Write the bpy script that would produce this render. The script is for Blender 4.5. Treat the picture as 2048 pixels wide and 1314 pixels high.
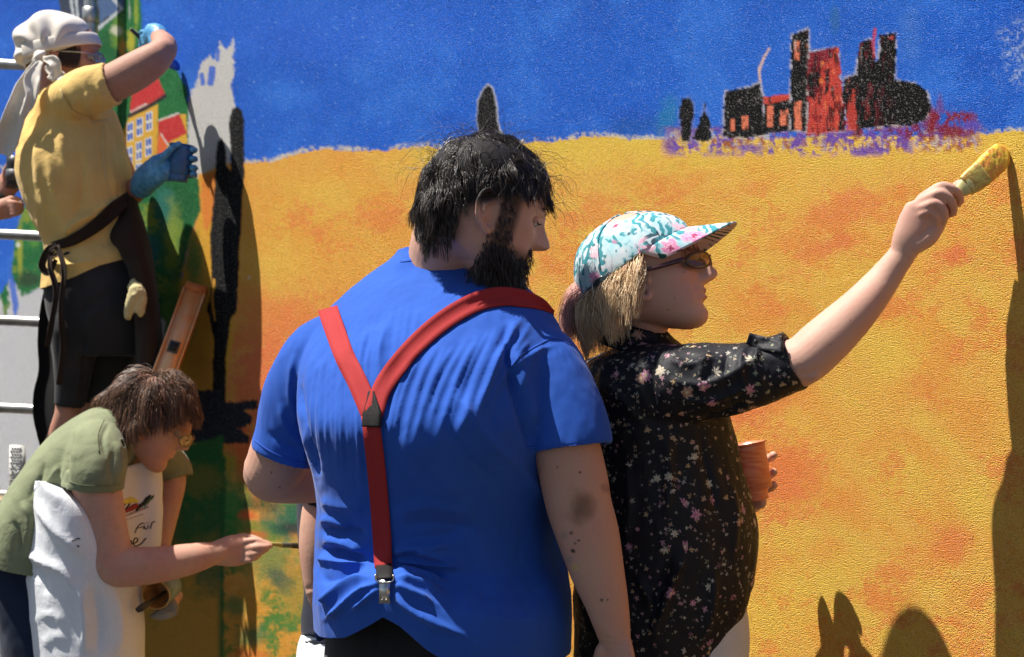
import bpy, bmesh, math, random
import numpy as np
from mathutils import Vector, Matrix
from mathutils.bvhtree import BVHTree

for o in list(bpy.data.objects): bpy.data.objects.remove(o)
scene = bpy.context.scene
COL = scene.collection
rng = np.random.default_rng(11)
random.seed(11)

# ------------------------------------------------------------------ camera
HF = math.radians(40.0)
FPX = 1024/math.tan(HF/2)
CAMZ = 1.5
cam = bpy.data.cameras.new('camera'); cam.sensor_fit = 'HORIZONTAL'; cam.angle = HF
cam.clip_start = 0.05; cam.clip_end = 400
co = bpy.data.objects.new('camera', cam); COL.objects.link(co)
co.location = (0, 0, CAMZ); co.rotation_euler = (math.radians(90), 0, 0)
scene.camera = co
cam.dof.use_dof = True; cam.dof.focus_distance = 2.45; cam.dof.aperture_fstop = 7.0; cam.lens_unit = 'FOV'

# ------------------------------------------------------------------ wall frame and light
TH = math.radians(47); WC, WS, WD = math.cos(TH), math.sin(TH), 2.30
U = np.array([WC, -WS, 0.]); N = np.array([-WS, -WC, 0.]); UP = np.array([0, 0, 1.])
W0 = np.array([WS*WD, WC*WD, 0.])
L = 0.93*U - N - 2.75*UP; L /= np.linalg.norm(L)
sun = bpy.data.lights.new('sun', 'SUN'); sun.energy = 5.0; sun.angle = math.radians(0.53); sun.color = (1.0, 0.955, 0.88)
so = bpy.data.objects.new('sun', sun); COL.objects.link(so)
so.rotation_euler = Vector(L).to_track_quat('-Z', 'Y').to_euler(); so.location = (-6, -1, 8)
world = bpy.data.worlds.new('World'); scene.world = world; world.use_nodes = True
wn = world.node_tree; wn.nodes.clear()
sky = wn.nodes.new('ShaderNodeTexSky'); sky.sky_type = 'NISHITA'; sky.sun_disc = False
sky.sun_elevation = math.asin(-L[2]); sky.sun_rotation = math.atan2(-L[0], -L[1])
bg = wn.nodes.new('ShaderNodeBackground'); bg.inputs[1].default_value = 0.05
wo = wn.nodes.new('ShaderNodeOutputWorld')
wn.links.new(sky.outputs[0], bg.inputs[0]); wn.links.new(bg.outputs[0], wo.inputs[0])
vs = scene.view_settings; vs.view_transform = 'Standard'; vs.look = 'None'; vs.gamma = 1; vs.use_curve_mapping = False
vs.exposure = 0.92
scene.render.resolution_x = 1024; scene.render.resolution_y = 657

# ------------------------------------------------------------------ helpers
DSC = 1.0
def P(px, py, d):
    d = d*DSC
    return np.array([(px-1024)/FPX*d, d, CAMZ+(657-py)/FPX*d])
def proj(V):
    V = np.asarray(V); return 1024+V[..., 0]/V[..., 1]*FPX, 657-(V[..., 2]-CAMZ)/V[..., 1]*FPX
def wall_d(px): return WD/(WC+WS*(px-1024)/FPX)
def offwall(p): return WD-(p[1]*WC+p[0]*WS)
def lin(r, g, b):
    c = np.array([r, g, b], float)/255
    return np.where(c <= .04045, c/12.92, ((c+.055)/1.055)**2.4)
def sst(a, b, x):
    t = np.clip((x-a)/(b-a), 0, 1); return t*t*(3-2*t)
def unit(v): v = np.asarray(v, float); return v/(np.linalg.norm(v, axis=-1, keepdims=True)+1e-12)

def _h(ix, iy, iz, seed):
    M = np.uint32(0xffffffff)
    n = (ix.astype(np.int64)*374761393+iy.astype(np.int64)*668265263+iz.astype(np.int64)*2147483647+seed*974634777) & 0xffffffff
    n = ((n ^ (n >> 13))*1274126177) & 0xffffffff
    n = (n ^ (n >> 16)) & 0xffffffff
    return n/4294967295.
def vnoise(x, y, z=0., seed=0):
    x, y, z = np.broadcast_arrays(np.asarray(x, float), np.asarray(y, float), np.asarray(z, float))
    ix, iy, iz = np.floor(x), np.floor(y), np.floor(z)
    fx, fy, fz = x-ix, y-iy, z-iz
    fx, fy, fz = [f*f*(3-2*f) for f in (fx, fy, fz)]
    r = 0
    for a in (0, 1):
        for b in (0, 1):
            for c in (0, 1):
                w = (fx if a else 1-fx)*(fy if b else 1-fy)*(fz if c else 1-fz)
                r = r+w*_h(ix+a, iy+b, iz+c, seed)
    return r*2-1
def fbm(x, y, z=0., seed=0, oct=4):
    r, a, t = 0, 1., 0
    for k in range(oct):
        r = r+a*vnoise(x*2**k, y*2**k, np.asarray(z)*2**k, seed+k*17); t += a; a *= .55
    return r/t

def cr(ctrl, sub=6):
    """Catmull-Rom resample of control rows"""
    c = np.asarray(ctrl, float)
    if len(c) == 2: 
        t = np.linspace(0, 1, sub+1)[:, None]; return c[0]*(1-t)+c[1]*t
    p = np.vstack([2*c[0]-c[1], c, 2*c[-1]-c[-2]]); out = []
    for i in range(1, len(p)-2):
        for k in range(sub):
            t = k/sub
            out.append(.5*((2*p[i])+(-p[i-1]+p[i+1])*t+(2*p[i-1]-5*p[i]+4*p[i+1]-p[i+2])*t*t+(-p[i-1]+3*p[i]-3*p[i+1]+p[i+2])*t**3))
    out.append(c[-1]); return np.array(out)

def loft(R, cap=True, closed=True):
    """rings (k,n,3) -> V, F (quads, tri = -1 last)"""
    R = np.asarray(R, float); k, n = R.shape[:2]
    V = R.reshape(-1, 3); i = np.arange(k-1)[:, None]*n; m = n if closed else n-1
    j = np.arange(m)[None, :]; j2 = (j+1) % n
    F = np.stack([i+j, i+j2, i+n+j2, i+n+j], -1).reshape(-1, 4)
    if cap:
        c0, c1 = len(V), len(V)+1
        V = np.vstack([V, R[0].mean(0), R[-1].mean(0)])
        jj = np.arange(n); j2 = (jj+1) % n
        F = np.vstack([F, np.stack([jj*0+c0, j2, jj, jj*0-1], -1), np.stack([jj*0+c1, (k-1)*n+jj, (k-1)*n+j2, jj*0-1], -1)])
    return V, F

def frames(C, up):
    T = unit(np.gradient(C, axis=0)); up = unit(up)
    A = []; prev = None
    for t in T:
        a = (up if prev is None else prev); a = a-t*np.dot(a, t)
        if np.linalg.norm(a) < 1e-4: a = np.cross(t, [.3, .5, .8])
        a = unit(a); A.append(a); prev = a
    A = np.array(A); return T, A, np.cross(T, A)

def tube(pts, rad, n=18, sub=5, rnd=(1, 1), up=(0, 0, 1), expo=2.0, cap=True, hollow=None):
    """tube through pts; rad per point (r) or (r_up, r_side)"""
    pts = np.asarray(pts, float); rad = np.asarray(rad, float)
    if rad.ndim == 1: rad = np.stack([rad, rad], 1)
    q = cr(np.hstack([pts, rad]), sub) if sub > 1 else np.hstack([pts, rad])
    C, R = q[:, :3], np.maximum(q[:, 3:], 1e-4)
    T, A, B = frames(C, up)
    t = np.arange(n)/n*2*math.pi; ct, st = np.cos(t), np.sin(t)
    f = lambda v: np.sign(v)*np.abs(v)**(2/expo)
    def ring(c, a, b, ra, rb): return c+np.outer(f(ct)*ra, a)+np.outer(f(st)*rb, b)
    rings = []
    if rnd[0]:
        for s in (80, 55, 28):
            s_, c_ = math.sin(math.radians(s)), math.cos(math.radians(s))
            rings.append(ring(C[0]-T[0]*R[0].min()*rnd[0]*s_, A[0], B[0], R[0, 0]*c_, R[0, 1]*c_))
    for k in range(len(C)): rings.append(ring(C[k], A[k], B[k], R[k, 0], R[k, 1]))
    if hollow:
        dp, wl = hollow
        for back, q in ((0., .35), (0., wl), (dp*.5, wl), (dp, wl)):
            if q == .35: q = wl*.35
            rings.append(ring(C[-1]-T[-1]*back, A[-1], B[-1], R[-1, 0]-q, R[-1, 1]-q))
    elif rnd[1]:
        for s in (28, 55, 80):
            s_, c_ = math.sin(math.radians(s)), math.cos(math.radians(s))
            rings.append(ring(C[-1]+T[-1]*R[-1].min()*rnd[1]*s_, A[-1], B[-1], R[-1, 0]*c_, R[-1, 1]*c_))
    return loft(rings, cap)

def limb(ctrl, **kw):
    """rows of (px, py, depth, r_px) or with a fifth: side radius px"""
    pts = [P(*c[:3]) for c in ctrl]
    rad = [(c[3]*c[2]*DSC/FPX, (c[4] if len(c) > 4 else c[3])*c[2]*DSC/FPX) for c in ctrl]
    return tube(pts, rad, **kw)

def slices(rows, yaw, aspect=.75, expo=2.3, n=72, sub=5):
    """rows (py, pxL, pxR, depth[, aspect]); yaw = facing turned away from the view, to the right"""
    rows = [r if len(r) > 4 else tuple(r)+(aspect,) for r in rows]
    q = cr(rows, sub); cy, sy = math.cos(yaw), math.sin(yaw)
    lat = np.array([cy, -sy, 0]); fw = np.array([sy, cy, 0])
    t = np.arange(n)/n*2*math.pi; f = lambda v: np.sign(v)*np.abs(v)**(2/expo)
    R = []
    for py, l, r, d, a in q:
        c = P((l+r)/2, py, d); h = (r-l)/2*d*DSC/FPX; w = h/math.sqrt(cy*cy+(a*sy)**2)
        R.append(c+np.outer(f(np.cos(t))*w, lat)+np.outer(f(np.sin(t))*w*a, fw))
    return loft(R)

def ellipsoid(c, r, rot=None, nu=24, nv=16):
    th = np.linspace(0.02, math.pi-.02, nv); t = np.arange(nu)/nu*2*math.pi
    R = np.array([[[math.sin(a)*math.cos(b)*r[0], math.sin(a)*math.sin(b)*r[1], math.cos(a)*r[2]] for b in t] for a in th])
    if rot is not None: R = R @ np.asarray(rot).T
    return loft(R[::-1]+np.asarray(c))

def box(c, h, rot=None):
    s = np.array([[x, y, z] for x in (-1, 1) for y in (-1, 1) for z in (-1, 1)], float)*np.asarray(h)
    if rot is not None: s = s @ np.asarray(rot).T
    return s+np.asarray(c), np.array([[0, 1, 3, 2], [4, 6, 7, 5], [0, 4, 5, 1], [2, 3, 7, 6], [0, 2, 6, 4], [1, 5, 7, 3]])

def merge(parts):
    V, F, o = [], [], 0
    for v, f in parts:
        f = np.asarray(f); V.append(v); F.append(np.where(f >= 0, f+o, -1)); o += len(v)
    return np.vstack(V), np.vstack(F)

def to_mesh(name, V, F):
    me = bpy.data.meshes.new(name); V = np.asarray(V, float); F = np.asarray(F)
    tri = F[:, 3] < 0; cnt = np.where(tri, 3, 4)
    idx = F.reshape(-1); idx = idx[idx >= 0]
    me.vertices.add(len(V)); me.vertices.foreach_set('co', V.reshape(-1))
    me.loops.add(len(idx)); me.loops.foreach_set('vertex_index', idx.astype(np.int32))
    me.polygons.add(len(F)); st = np.concatenate([[0], np.cumsum(cnt)[:-1]])
    me.polygons.foreach_set('loop_start', st.astype(np.int32)); me.update(calc_edges=True); me.validate()
    return me
def from_mesh(me):
    V = np.empty(len(me.vertices)*3); me.vertices.foreach_get('co', V)
    n = len(me.polygons); ls = np.empty(n, np.int32); lt = np.empty(n, np.int32)
    me.polygons.foreach_get('loop_start', ls); me.polygons.foreach_get('loop_total', lt)
    vi = np.empty(len(me.loops), np.int32); me.loops.foreach_get('vertex_index', vi)
    F = -np.ones((n, 4), int)
    for k in range(4):
        ok = lt > k; F[ok, k] = vi[ls[ok]+k]
    return V.reshape(-1, 3), F
def normals(V, F):
    T = np.where(F[:, 3:4] < 0, F[:, [0, 1, 2, 2]], F)
    fn = np.cross(V[T[:, 2]]-V[T[:, 0]], V[T[:, 3]]-V[T[:, 1]])
    s = F[:, 3] < 0
    if s.any(): fn[s] = np.cross(V[F[s, 1]]-V[F[s, 0]], V[F[s, 2]]-V[F[s, 0]])
    n = np.zeros_like(V)
    for k in range(4):
        ok = F[:, k] >= 0; np.add.at(n, F[ok, k], fn[ok])
    return unit(n)

def remesh(parts, voxel, smooth=5, fac=.5):
    V, F = merge(parts); me = to_mesh('tmp', V, F); ob = bpy.data.objects.new('tmp', me); COL.objects.link(ob)
    m = ob.modifiers.new('r', 'REMESH'); m.mode = 'VOXEL'; m.voxel_size = voxel; m.adaptivity = 0
    if smooth: s = ob.modifiers.new('s', 'SMOOTH'); s.factor = fac; s.iterations = smooth
    e = ob.evaluated_get(bpy.context.evaluated_depsgraph_get()); r = e.to_mesh(); V, F = from_mesh(r); e.to_mesh_clear()
    bpy.data.objects.remove(ob); bpy.data.meshes.remove(me)
    return V, F

def bisect(V, F, co_, no, box_=None):
    """cut away the side the normal points to; box_: predicate(center)->bool restricts the cut to some faces"""
    me = to_mesh('t', V, F); bm = bmesh.new(); bm.from_mesh(me); bpy.data.meshes.remove(me)
    fs = [f for f in bm.faces if box_ is None or box_(f.calc_center_median())]
    es = {e for f in fs for e in f.edges}; vv = {v for f in fs for v in f.verts}
    bmesh.ops.bisect_plane(bm, geom=list(vv)+list(es)+fs, plane_co=Vector(co_), plane_no=Vector(no), clear_outer=True)
    bmesh.ops.triangulate(bm, faces=[f for f in bm.faces if len(f.verts) > 4])
    me = bpy.data.meshes.new('t'); bm.to_mesh(me); bm.free(); r = from_mesh(me); bpy.data.meshes.remove(me); return r

def shell(V, F, th):
    """give an open sheet thickness (inwards)"""
    n = normals(V, F); k = len(V); V2 = np.vstack([V, V-n*th])
    F2 = F.copy(); F2 = np.where(F2 >= 0, F2+k, -1)
    q = F2[:, 3] >= 0; G = F2.copy(); G[q] = F2[q][:, ::-1]; G[~q, :3] = F2[~q][:, 2::-1]
    ed = {}
    for f in F:
        f = [int(a) for a in f if a >= 0]
        for a, b in zip(f, f[1:]+f[:1]): ed[(a, b)] = 1
    bd = [(a, b) for (a, b) in ed if (b, a) not in ed]
    S = np.array([[b, a, a+k, b+k] for a, b in bd]).reshape(-1, 4)
    return V2, np.vstack([F, G, S]) if len(S) else np.vstack([F, G])

def polyd(px, py, poly, closed=False):
    """distance to polyline and parameter 0..1"""
    p = np.asarray(poly, float)
    if closed: p = np.vstack([p, p[:1]])
    best = np.full(np.shape(px), 1e9); par = np.zeros(np.shape(px)); n = len(p)-1
    for i in range(n):
        a, b = p[i], p[i+1]; d = b-a; l2 = d@d+1e-9
        t = np.clip(((px-a[0])*d[0]+(py-a[1])*d[1])/l2, 0, 1)
        q = np.hypot(px-a[0]-t*d[0], py-a[1]-t*d[1]); m = q < best
        best = np.where(m, q, best); par = np.where(m, (i+t)/n, par)
    return best, par
def inpoly(px, py, poly):
    p = np.asarray(poly, float); r = np.zeros(np.shape(px), bool); j = len(p)-1
    for i in range(len(p)):
        xi, yi, xj, yj = *p[i], *p[j]
        c = ((yi > py) != (yj > py)) & (px < (xj-xi)*(py-yi)/(yj-yi+1e-12)+xi); r ^= c; j = i
    return r
def sdpoly(px, py, poly):
    """signed distance (negative inside)"""
    d, _ = polyd(px, py, poly, True); return np.where(inpoly(px, py, poly), -d, d)

def folds(V, F, lst, facing=True):
    """lst of (polyline px, width px, height m): real relief pushed along the normals"""
    n = normals(V, F); px, py = proj(V)
    view = unit(np.array([0, 0, CAMZ])-V); w = sst(0., .25, (n*view).sum(1)) if facing else 1.
    D = np.zeros(len(V))
    for poly, wd, h in lst:
        p = cr(poly, 4) if len(poly) > 2 else np.asarray(poly, float)
        bb = p.min(0)-3*wd, p.max(0)+3*wd
        m = (px > bb[0][0]) & (px < bb[1][0]) & (py > bb[0][1]) & (py < bb[1][1])
        if not m.any(): continue
        d, t = polyd(px[m], py[m], p)
        D[m] += h*np.exp(-(d/wd)**1.5)*np.clip(np.sin(np.pi*np.clip(t, .03, .97))*1.6, 0, 1)
    return V+n*(D*w)[:, None]
def relief(V, F, fn):
    n = normals(V, F); return V+n*np.asarray(fn(V))[:, None]

ORI = {}
def thing(name, loc, label, cat, group=None):
    o = bpy.data.objects.new(name, None); COL.objects.link(o); o.location = loc; o.empty_display_size = .1
    o['label'] = label; o['category'] = cat
    if group: o['group'] = group
    ORI[o.name] = np.asarray(loc, float); return o
def add(name, VF, mat, parent=None, smooth=True, label=None, cat=None, kind=None, group=None, loc=None, col=None):
    V, F = VF
    if parent is not None: org = ORI[parent.name]
    else: org = np.asarray(loc, float) if loc is not None else np.array([V[:, 0].mean(), V[:, 1].mean(), V[:, 2].min()])
    me = to_mesh(name, V-org, F)
    if smooth: me.polygons.foreach_set('use_smooth', np.ones(len(me.polygons), bool))
    if col is not None:
        a = me.color_attributes.new('Col', 'FLOAT_COLOR', 'POINT')
        c = np.ones((len(V), 4)); c[:, :col.shape[1]] = col; a.data.foreach_set('color', c.reshape(-1))
    o = bpy.data.objects.new(name, me); COL.objects.link(o); ORI[o.name] = org
    if mat is not None: me.materials.append(mat)
    if parent is not None: o.parent = parent
    else: o.location = org
    if label: o['label'] = label
    if cat: o['category'] = cat
    if kind: o['kind'] = kind
    if group: o['group'] = group
    return o

# ------------------------------------------------------------------ materials
class NT:
    def __init__(s, name):
        s.m = bpy.data.materials.new(name); s.m.use_nodes = True; s.t = s.m.node_tree; s.n = s.t.nodes
        s.b = s.n['Principled BSDF']; s.tc = s.n.new('ShaderNodeTexCoord')
    def nd(s, ty, **kw):
        x = s.n.new('ShaderNode'+ty)
        for k, v in kw.items(): setattr(x, k, v)
        return x
    def lk(s, a, b): s.t.links.new(a, b)
    def setin(s, sock, v):
        if isinstance(v, (int, float)): sock.default_value = v
        elif isinstance(v, (tuple, list, np.ndarray)):
            v = tuple(float(q) for q in v); sock.default_value = v+(1.,) if sock.type == 'RGBA' and len(v) == 3 else v
        else: s.lk(v, sock)
    def mapv(s, scale=(1, 1, 1), rot=(0, 0, 0), src=None):
        m = s.nd('Mapping'); s.lk(src or s.tc.outputs['Object'], m.inputs[0]); m.inputs['Scale'].default_value = scale; m.inputs['Rotation'].default_value = rot
        return m.outputs[0]
    def noise(s, scale, detail=3, rough=.5, vec=None, dist=0.):
        x = s.nd('TexNoise'); s.lk(vec or s.tc.outputs['Object'], x.inputs['Vector'])
        x.inputs['Scale'].default_value = scale; x.inputs['Detail'].default_value = detail; x.inputs['Roughness'].default_value = rough; x.inputs['Distortion'].default_value = dist
        return x.outputs['Fac']
    def voro(s, scale, vec=None, feature='F1', out='Distance', rand=1.):
        x = s.nd('TexVoronoi', feature=feature); s.lk(vec or s.tc.outputs['Object'], x.inputs['Vector'])
        x.inputs['Scale'].default_value = scale; x.inputs['Randomness'].default_value = rand
        return x.outputs[out]
    def ramp(s, f, a, b, lo=0., hi=1.):
        x = s.nd('MapRange', interpolation_type='SMOOTHSTEP'); s.setin(x.inputs[0], f)
        for i, v in zip((1, 2, 3, 4), (a, b, lo, hi)): x.inputs[i].default_value = v
        return x.outputs[0]
    def math(s, op, a, b=0., c=0.):
        x = s.nd('Math', operation=op); s.setin(x.inputs[0], a); s.setin(x.inputs[1], b); s.setin(x.inputs[2], c); return x.outputs[0]
    def mix(s, f, a, b, mode='MIX'):
        x = s.nd('Mix', data_type='RGBA', blend_type=mode); s.setin(x.inputs[0], f); s.setin(x.inputs[6], a); s.setin(x.inputs[7], b); return x.outputs[2]
    def bump(s, h, strength=.3, dist=.001, prev=None):
        x = s.nd('Bump'); s.lk(h, x.inputs['Height']); x.inputs['Strength'].default_value = strength; x.inputs['Distance'].default_value = dist
        if prev is not None: s.lk(prev, x.inputs['Normal'])
        return x.outputs[0]
    def out(s, col, rough=.7, normal=None, spec=.3, metal=0., sub=0., subr=(1, .35, .2), subs=.01, sheen=0., trans=0., alpha=None, emis=None):
        b = s.b; s.setin(b.inputs['Base Color'], col); s.setin(b.inputs['Roughness'], rough); b.inputs['Specular IOR Level'].default_value = spec
        b.inputs['Metallic'].default_value = metal
        if normal is not None: s.lk(normal, b.inputs['Normal'])
        if sub: b.inputs['Subsurface Weight'].default_value = sub; b.inputs['Subsurface Radius'].default_value = subr; b.inputs['Subsurface Scale'].default_value = subs
        if sheen: b.inputs['Sheen Weight'].default_value = sheen; b.inputs['Sheen Roughness'].default_value = .4
        if trans: b.inputs['Transmission Weight'].default_value = trans
        return s.m

def fabric(name, rgb, rough=.85, var=.12, weave=1500., wr=.0, sheen=.1, spec=.15, wrs=28., wd=.004):
    t = NT(name); c = np.asarray(rgb, float)
    n1 = t.noise(9, 4); n2 = t.noise(weave*.25, 2)
    col = t.mix(t.ramp(n1, .3, .7), c*(1-var), c*(1+var*.6)); col = t.mix(t.ramp(n2, .3, .75, 0, .22), col, c*.6)
    h = t.bump(t.noise(weave, 2), .25, .0006)
    if wr: h = t.bump(t.noise(wrs, 3, .5, dist=.6), wr, wd, h)
    return t.out(col, rough, h, spec, sheen=sheen)
def skin(name, rgb=(.52, .30, .215), red=(.50, .20, .15)):
    t = NT(name); c = np.asarray(rgb, float)
    col = t.mix(t.ramp(t.noise(14, 4), .35, .75, 0, .55), c, np.asarray(red)*.98)
    col = t.mix(t.ramp(t.noise(260, 2), .62, .78, 0, .28), col, c*.62)
    h = t.bump(t.noise(900, 2), .18, .0005); h = t.bump(t.noise(120, 3), .3, .0015, h)
    col = t.mix(t.ramp(t.noise(55, 3), .45, .7, 0, .35), col, c*.72)
    return t.out(col, .62, h, .25, sub=.12, subs=.006)
def plain(name, rgb, rough=.5, spec=.4, metal=0., var=.15, sc=40., bmp=.1):
    t = NT(name); c = np.asarray(rgb, float); col = t.mix(t.ramp(t.noise(sc, 4), .3, .7), c*(1-var), c*(1+var))
    return t.out(col, rough, t.bump(t.noise(sc*8, 2), bmp, .0006), spec, metal)
def vcol(name, rough=.7, bs=900., bst=.25, bd=.0006, spec=.25, sheen=0.):
    t = NT(name); a = t.nd('VertexColor'); a.layer_name = 'Col'
    n = t.noise(bs*.3, 2); col = t.mix(t.ramp(n, .3, .7, 0, .15), a.outputs[0], (.02, .02, .02))
    return t.out(col, rough, t.bump(t.noise(bs, 2), bst, bd), spec, sheen=sheen)
# ------------------------------------------------------------------ ground and mural wall
def make_ground():
    t = NT('paving'); br = t.nd('TexBrick'); t.lk(t.mapv((1, 1, 1)), br.inputs[0])
    br.inputs['Scale'].default_value = 2.2; br.inputs['Mortar Size'].default_value = .012
    for i, c in zip((1, 2, 3), ((.060, .058, .056, 1), (.052, .050, .048, 1), (.03, .03, .03, 1))): br.inputs[i].default_value = c
    col = t.mix(t.ramp(t.noise(6, 5), .3, .7, 0, .5), br.outputs[0], (.045, .044, .042))
    m = t.out(col, .85, t.bump(t.noise(120, 4), .3, .002), .2)
    V = np.array([[-60, -60, 0], [60, -60, 0], [60, 60, 0], [-60, 60, 0]], float)
    add('pavement', (V, np.array([[0, 1, 2, 3]])), m, kind='structure', loc=(0, 0, 0), smooth=False)
make_ground()

def mural(px, py):
    """paint on the wall, as linear albedo, by place on the wall"""
    nA = fbm(px/5., py/5., seed=3, oct=2); nB = fbm(px/22., py/22., seed=5, oct=3); nC = fbm(px/95., py/95., seed=9, oct=4)
    rough = nA*3.2+nB*4
    c = lin(40, 104, 212)[None]*np.ones(px.shape+(1,))
    def lay(col, m):
        nonlocal c
        col = np.asarray(col, float); c = c*(1-m[..., None])+col*m[..., None]
    def pol(poly, col, soft=2.2, rg=1., amt=1.):
        bb = np.min(poly, 0)-30, np.max(poly, 0)+30
        k = (px > bb[0][0]) & (px < bb[1][0]) & (py > bb[0][1]) & (py < bb[1][1])
        m = np.zeros(px.shape)
        if k.any(): m[k] = sst(soft, -soft, sdpoly(px[k], py[k], poly)+rough[k]*rg)*amt
        lay(col, m); return m
    def blob(x, y, rx, ry, col, amt=.8, ang=0., ns=1.):
        ca, sa = math.cos(ang), math.sin(ang); dx, dy = px-x, py-y
        q = np.hypot((dx*ca+dy*sa)/rx, (-dx*sa+dy*ca)/ry)+ns*(nB*.35+nA*.25)
        lay(col, sst(1.25, .35, q)*amt)
    # blue sky: brushed lighter and darker
    lay(lin(62, 130, 232), sst(-.1, .6, nC+nA*.25)*.6)
    lay(lin(32, 84, 188), sst(.0, .6, fbm(px/150, py/120, seed=21)+nA*.3)*.6)
    blob(1600, 120, 260, 120, lin(52, 116, 218), .4); blob(700, 60, 300, 80, lin(54, 112, 228), .5)
    blob(1335, 232, 24, 46, lin(44, 132, 178), .7, .3); blob(1270, 255, 60, 25, lin(40, 95, 175), .5)
    blob(1670, 40, 12, 40, lin(60, 112, 150), .5); blob(1820, 70, 30, 60, lin(100, 150, 215), .25)
    k = sst(1985, 2030, px+nB*20)*sst(190, 150, py)*sst(20, 60, py)*sst(-.1, .5, nA+.2*nB)
    lay(lin(190, 205, 225), k*.55)
    lay(lin(120, 165, 235), (nA > .72)*.55)
    # field
    hx = [-300, 300, 490, 545, 600, 650, 700, 760, 830, 860, 905, 960, 1010, 1060, 1110, 1160, 1210, 1260, 1330, 1450, 1560, 1700, 1850, 1930, 1970, 2060, 2400]
    hy = [340, 335, 327, 324, 306, 298, 301, 302, 294, 291, 303, 296, 291, 284, 283, 274, 273, 279, 280, 281, 277, 272, 270, 268, 266, 262, 255]
    H = np.interp(px, hx, hy); dh = py-H+rough*.9
    fld = sst(-2, 2, dh)*sst(330, 400, px)
    f = np.ones(px.shape+(1,))*lin(244, 174, 80)
    def fl(col, m):
        nonlocal f
        f = f*(1-m[..., None])+np.asarray(col)*m[..., None]
    ca, sa = math.cos(-.75), math.sin(-.75); sx, sy = px*ca-py*sa, px*sa+py*ca
    st = fbm(sx/150, sy/46, seed=31, oct=4)
    fl(lin(238, 158, 70), sst(-.15, .55, st+nA*.35)*.85)
    fl(lin(244, 186, 82), sst(.12, .6, -st+nA*.35)*.75)
    fl(lin(244, 192, 78), sst(95, 8, dh+nB*25)*sst(700, 900, px)*.85)
    fl(lin(240, 158, 62), sst(330, 70, np.hypot(px-560, (py-400)*.8)+nB*60)*.4)
    R_, O_, Y_ = lin(236, 120, 74), lin(240, 142, 68), lin(244, 190, 80)
    def fb(x, y, rx, ry, col, amt=.8, ang=-.3):
        a, b = math.cos(ang), math.sin(ang); dx, dy = px-x, py-y
        q = np.hypot((dx*a+dy*b)/rx, (-dx*b+dy*a)/ry)+nB*.45+nA*.45
        fl(col, sst(1.35, .2, q)*amt)
    for x, y, rx, ry, a in ((560, 660, 110, 90, .7), (520, 760, 90, 90, .9), (700, 600, 130, 45, .55), (560, 850, 90, 60, .9), (500, 590, 50, 60, .5),
            (1180, 650, 80, 70, .75), (1120, 520, 60, 60, .3), (1690, 420, 120, 45, .7), (1600, 470, 90, 24, .5), (1660, 490, 80, 20, .75), (1910, 512, 48, 22, .85),
            (1790, 395, 40, 16, .6), (1800, 480, 40, 14, .5), (1540, 630, 110, 30, .5), (1490, 820, 90, 50, .8), (1560, 960, 110, 90, .75), (1600, 780, 60, 40, .45),
            (1840, 770, 60, 35, .45), (1905, 1090, 50, 40, .7), (1870, 1125, 60, 40, .5), (1745, 890, 45, 28, .4), (1900, 710, 40, 36, .5), (1650, 1110, 50, 40, .5),
            (1920, 1190, 40, 40, .4), (1700, 1000, 70, 40, .5), (1520, 1130, 80, 40, .3), (1950, 850, 40, 70, .3)):
        fb(x, y, rx, ry, R_ if a > .6 else O_, a)
    for x, y, rx, ry, a in ((1240, 440, 110, 40, .6), (640, 400, 130, 45, .45), (560, 520, 70, 60, .45), (1450, 480, 80, 60, .5), (1770, 690, 80, 70, .55), (1560, 400, 60, 40, .5),
            (1650, 1160, 140, 50, .6), (1560, 1230, 120, 70, .6), (1800, 960, 80, 60, .5), (1960, 620, 60, 50, .3), (1700, 560, 90, 40, .45), (1960, 1000, 60, 60, .4), (1800, 1260, 90, 60, .45)):
        fb(x, y, rx, ry, Y_, a)
    fl(lin(240, 128, 70), sst(.12, .55, fbm(px/85, py/62, seed=77, oct=4)+nA*.3)*sst(20, 140, dh)*.6)
    f = np.clip(f*1.12, 0, .95)
    lay(lin(228, 216, 180), sst(9, 1, np.abs(dh+2))*sst(-.1, .5, nC+nA*.6+.2*sst(950, 700, px))*.85)
    c = c*(1-fld[..., None])+f*fld[..., None]
    blob(683, 335, 5, 16, lin(190, 160, 60), .5); blob(498, 555, 5, 5, lin(240, 225, 190), .7)
    # lone cypress
    pol([(953, 240), (955, 200), (965, 176), (976, 166), (987, 174), (995, 205), (997, 240), (1003, 262), (1018, 285), (1018, 345), (975, 345), (962, 290)], lin(226, 220, 205), 2.5, .4, .7)
    pol([(954, 240), (957, 200), (966, 179), (976, 169), (985, 176), (992, 205), (994, 240), (1000, 264), (1012, 285), (1015, 345), (978, 345), (965, 290)], lin(30, 30, 32), 2., .4)
    # lower left greens
    g = fbm(px/60, py/48, seed=41, oct=4)+nA*.4
    low = sst(880, 960, py+nB*35+.25*(640-px)*0)*sst(760, 640, px)
    lowg = np.clip(low, 0, 1)
    lay(lin(226, 160, 60), lowg*sst(1120, 1220, py+nB*60)*.75)
    lay(lin(128, 150, 62), lowg*sst(-.25, .35, g)*sst(1260, 1000, py+nC*80)*.9)
    lay(lin(54, 138, 62), lowg*sst(-.1, .4, fbm(px/42, py/38, seed=43)+nA*.3+sst(1120, 960, py)*.28-.1)*.9)
    blob(520, 930, 70, 75, lin(238, 112, 58), .95); blob(478, 885, 50, 50, lin(236, 120, 60), .9); blob(452, 930, 26, 40, lin(180, 170, 60), .8)
    blob(462, 1010, 45, 70, lin(42, 148, 72), .9); blob(590, 1040, 75, 50, lin(52, 112, 92), .85); blob(520, 1010, 40, 20, lin(60, 62, 44), .6)
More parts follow.
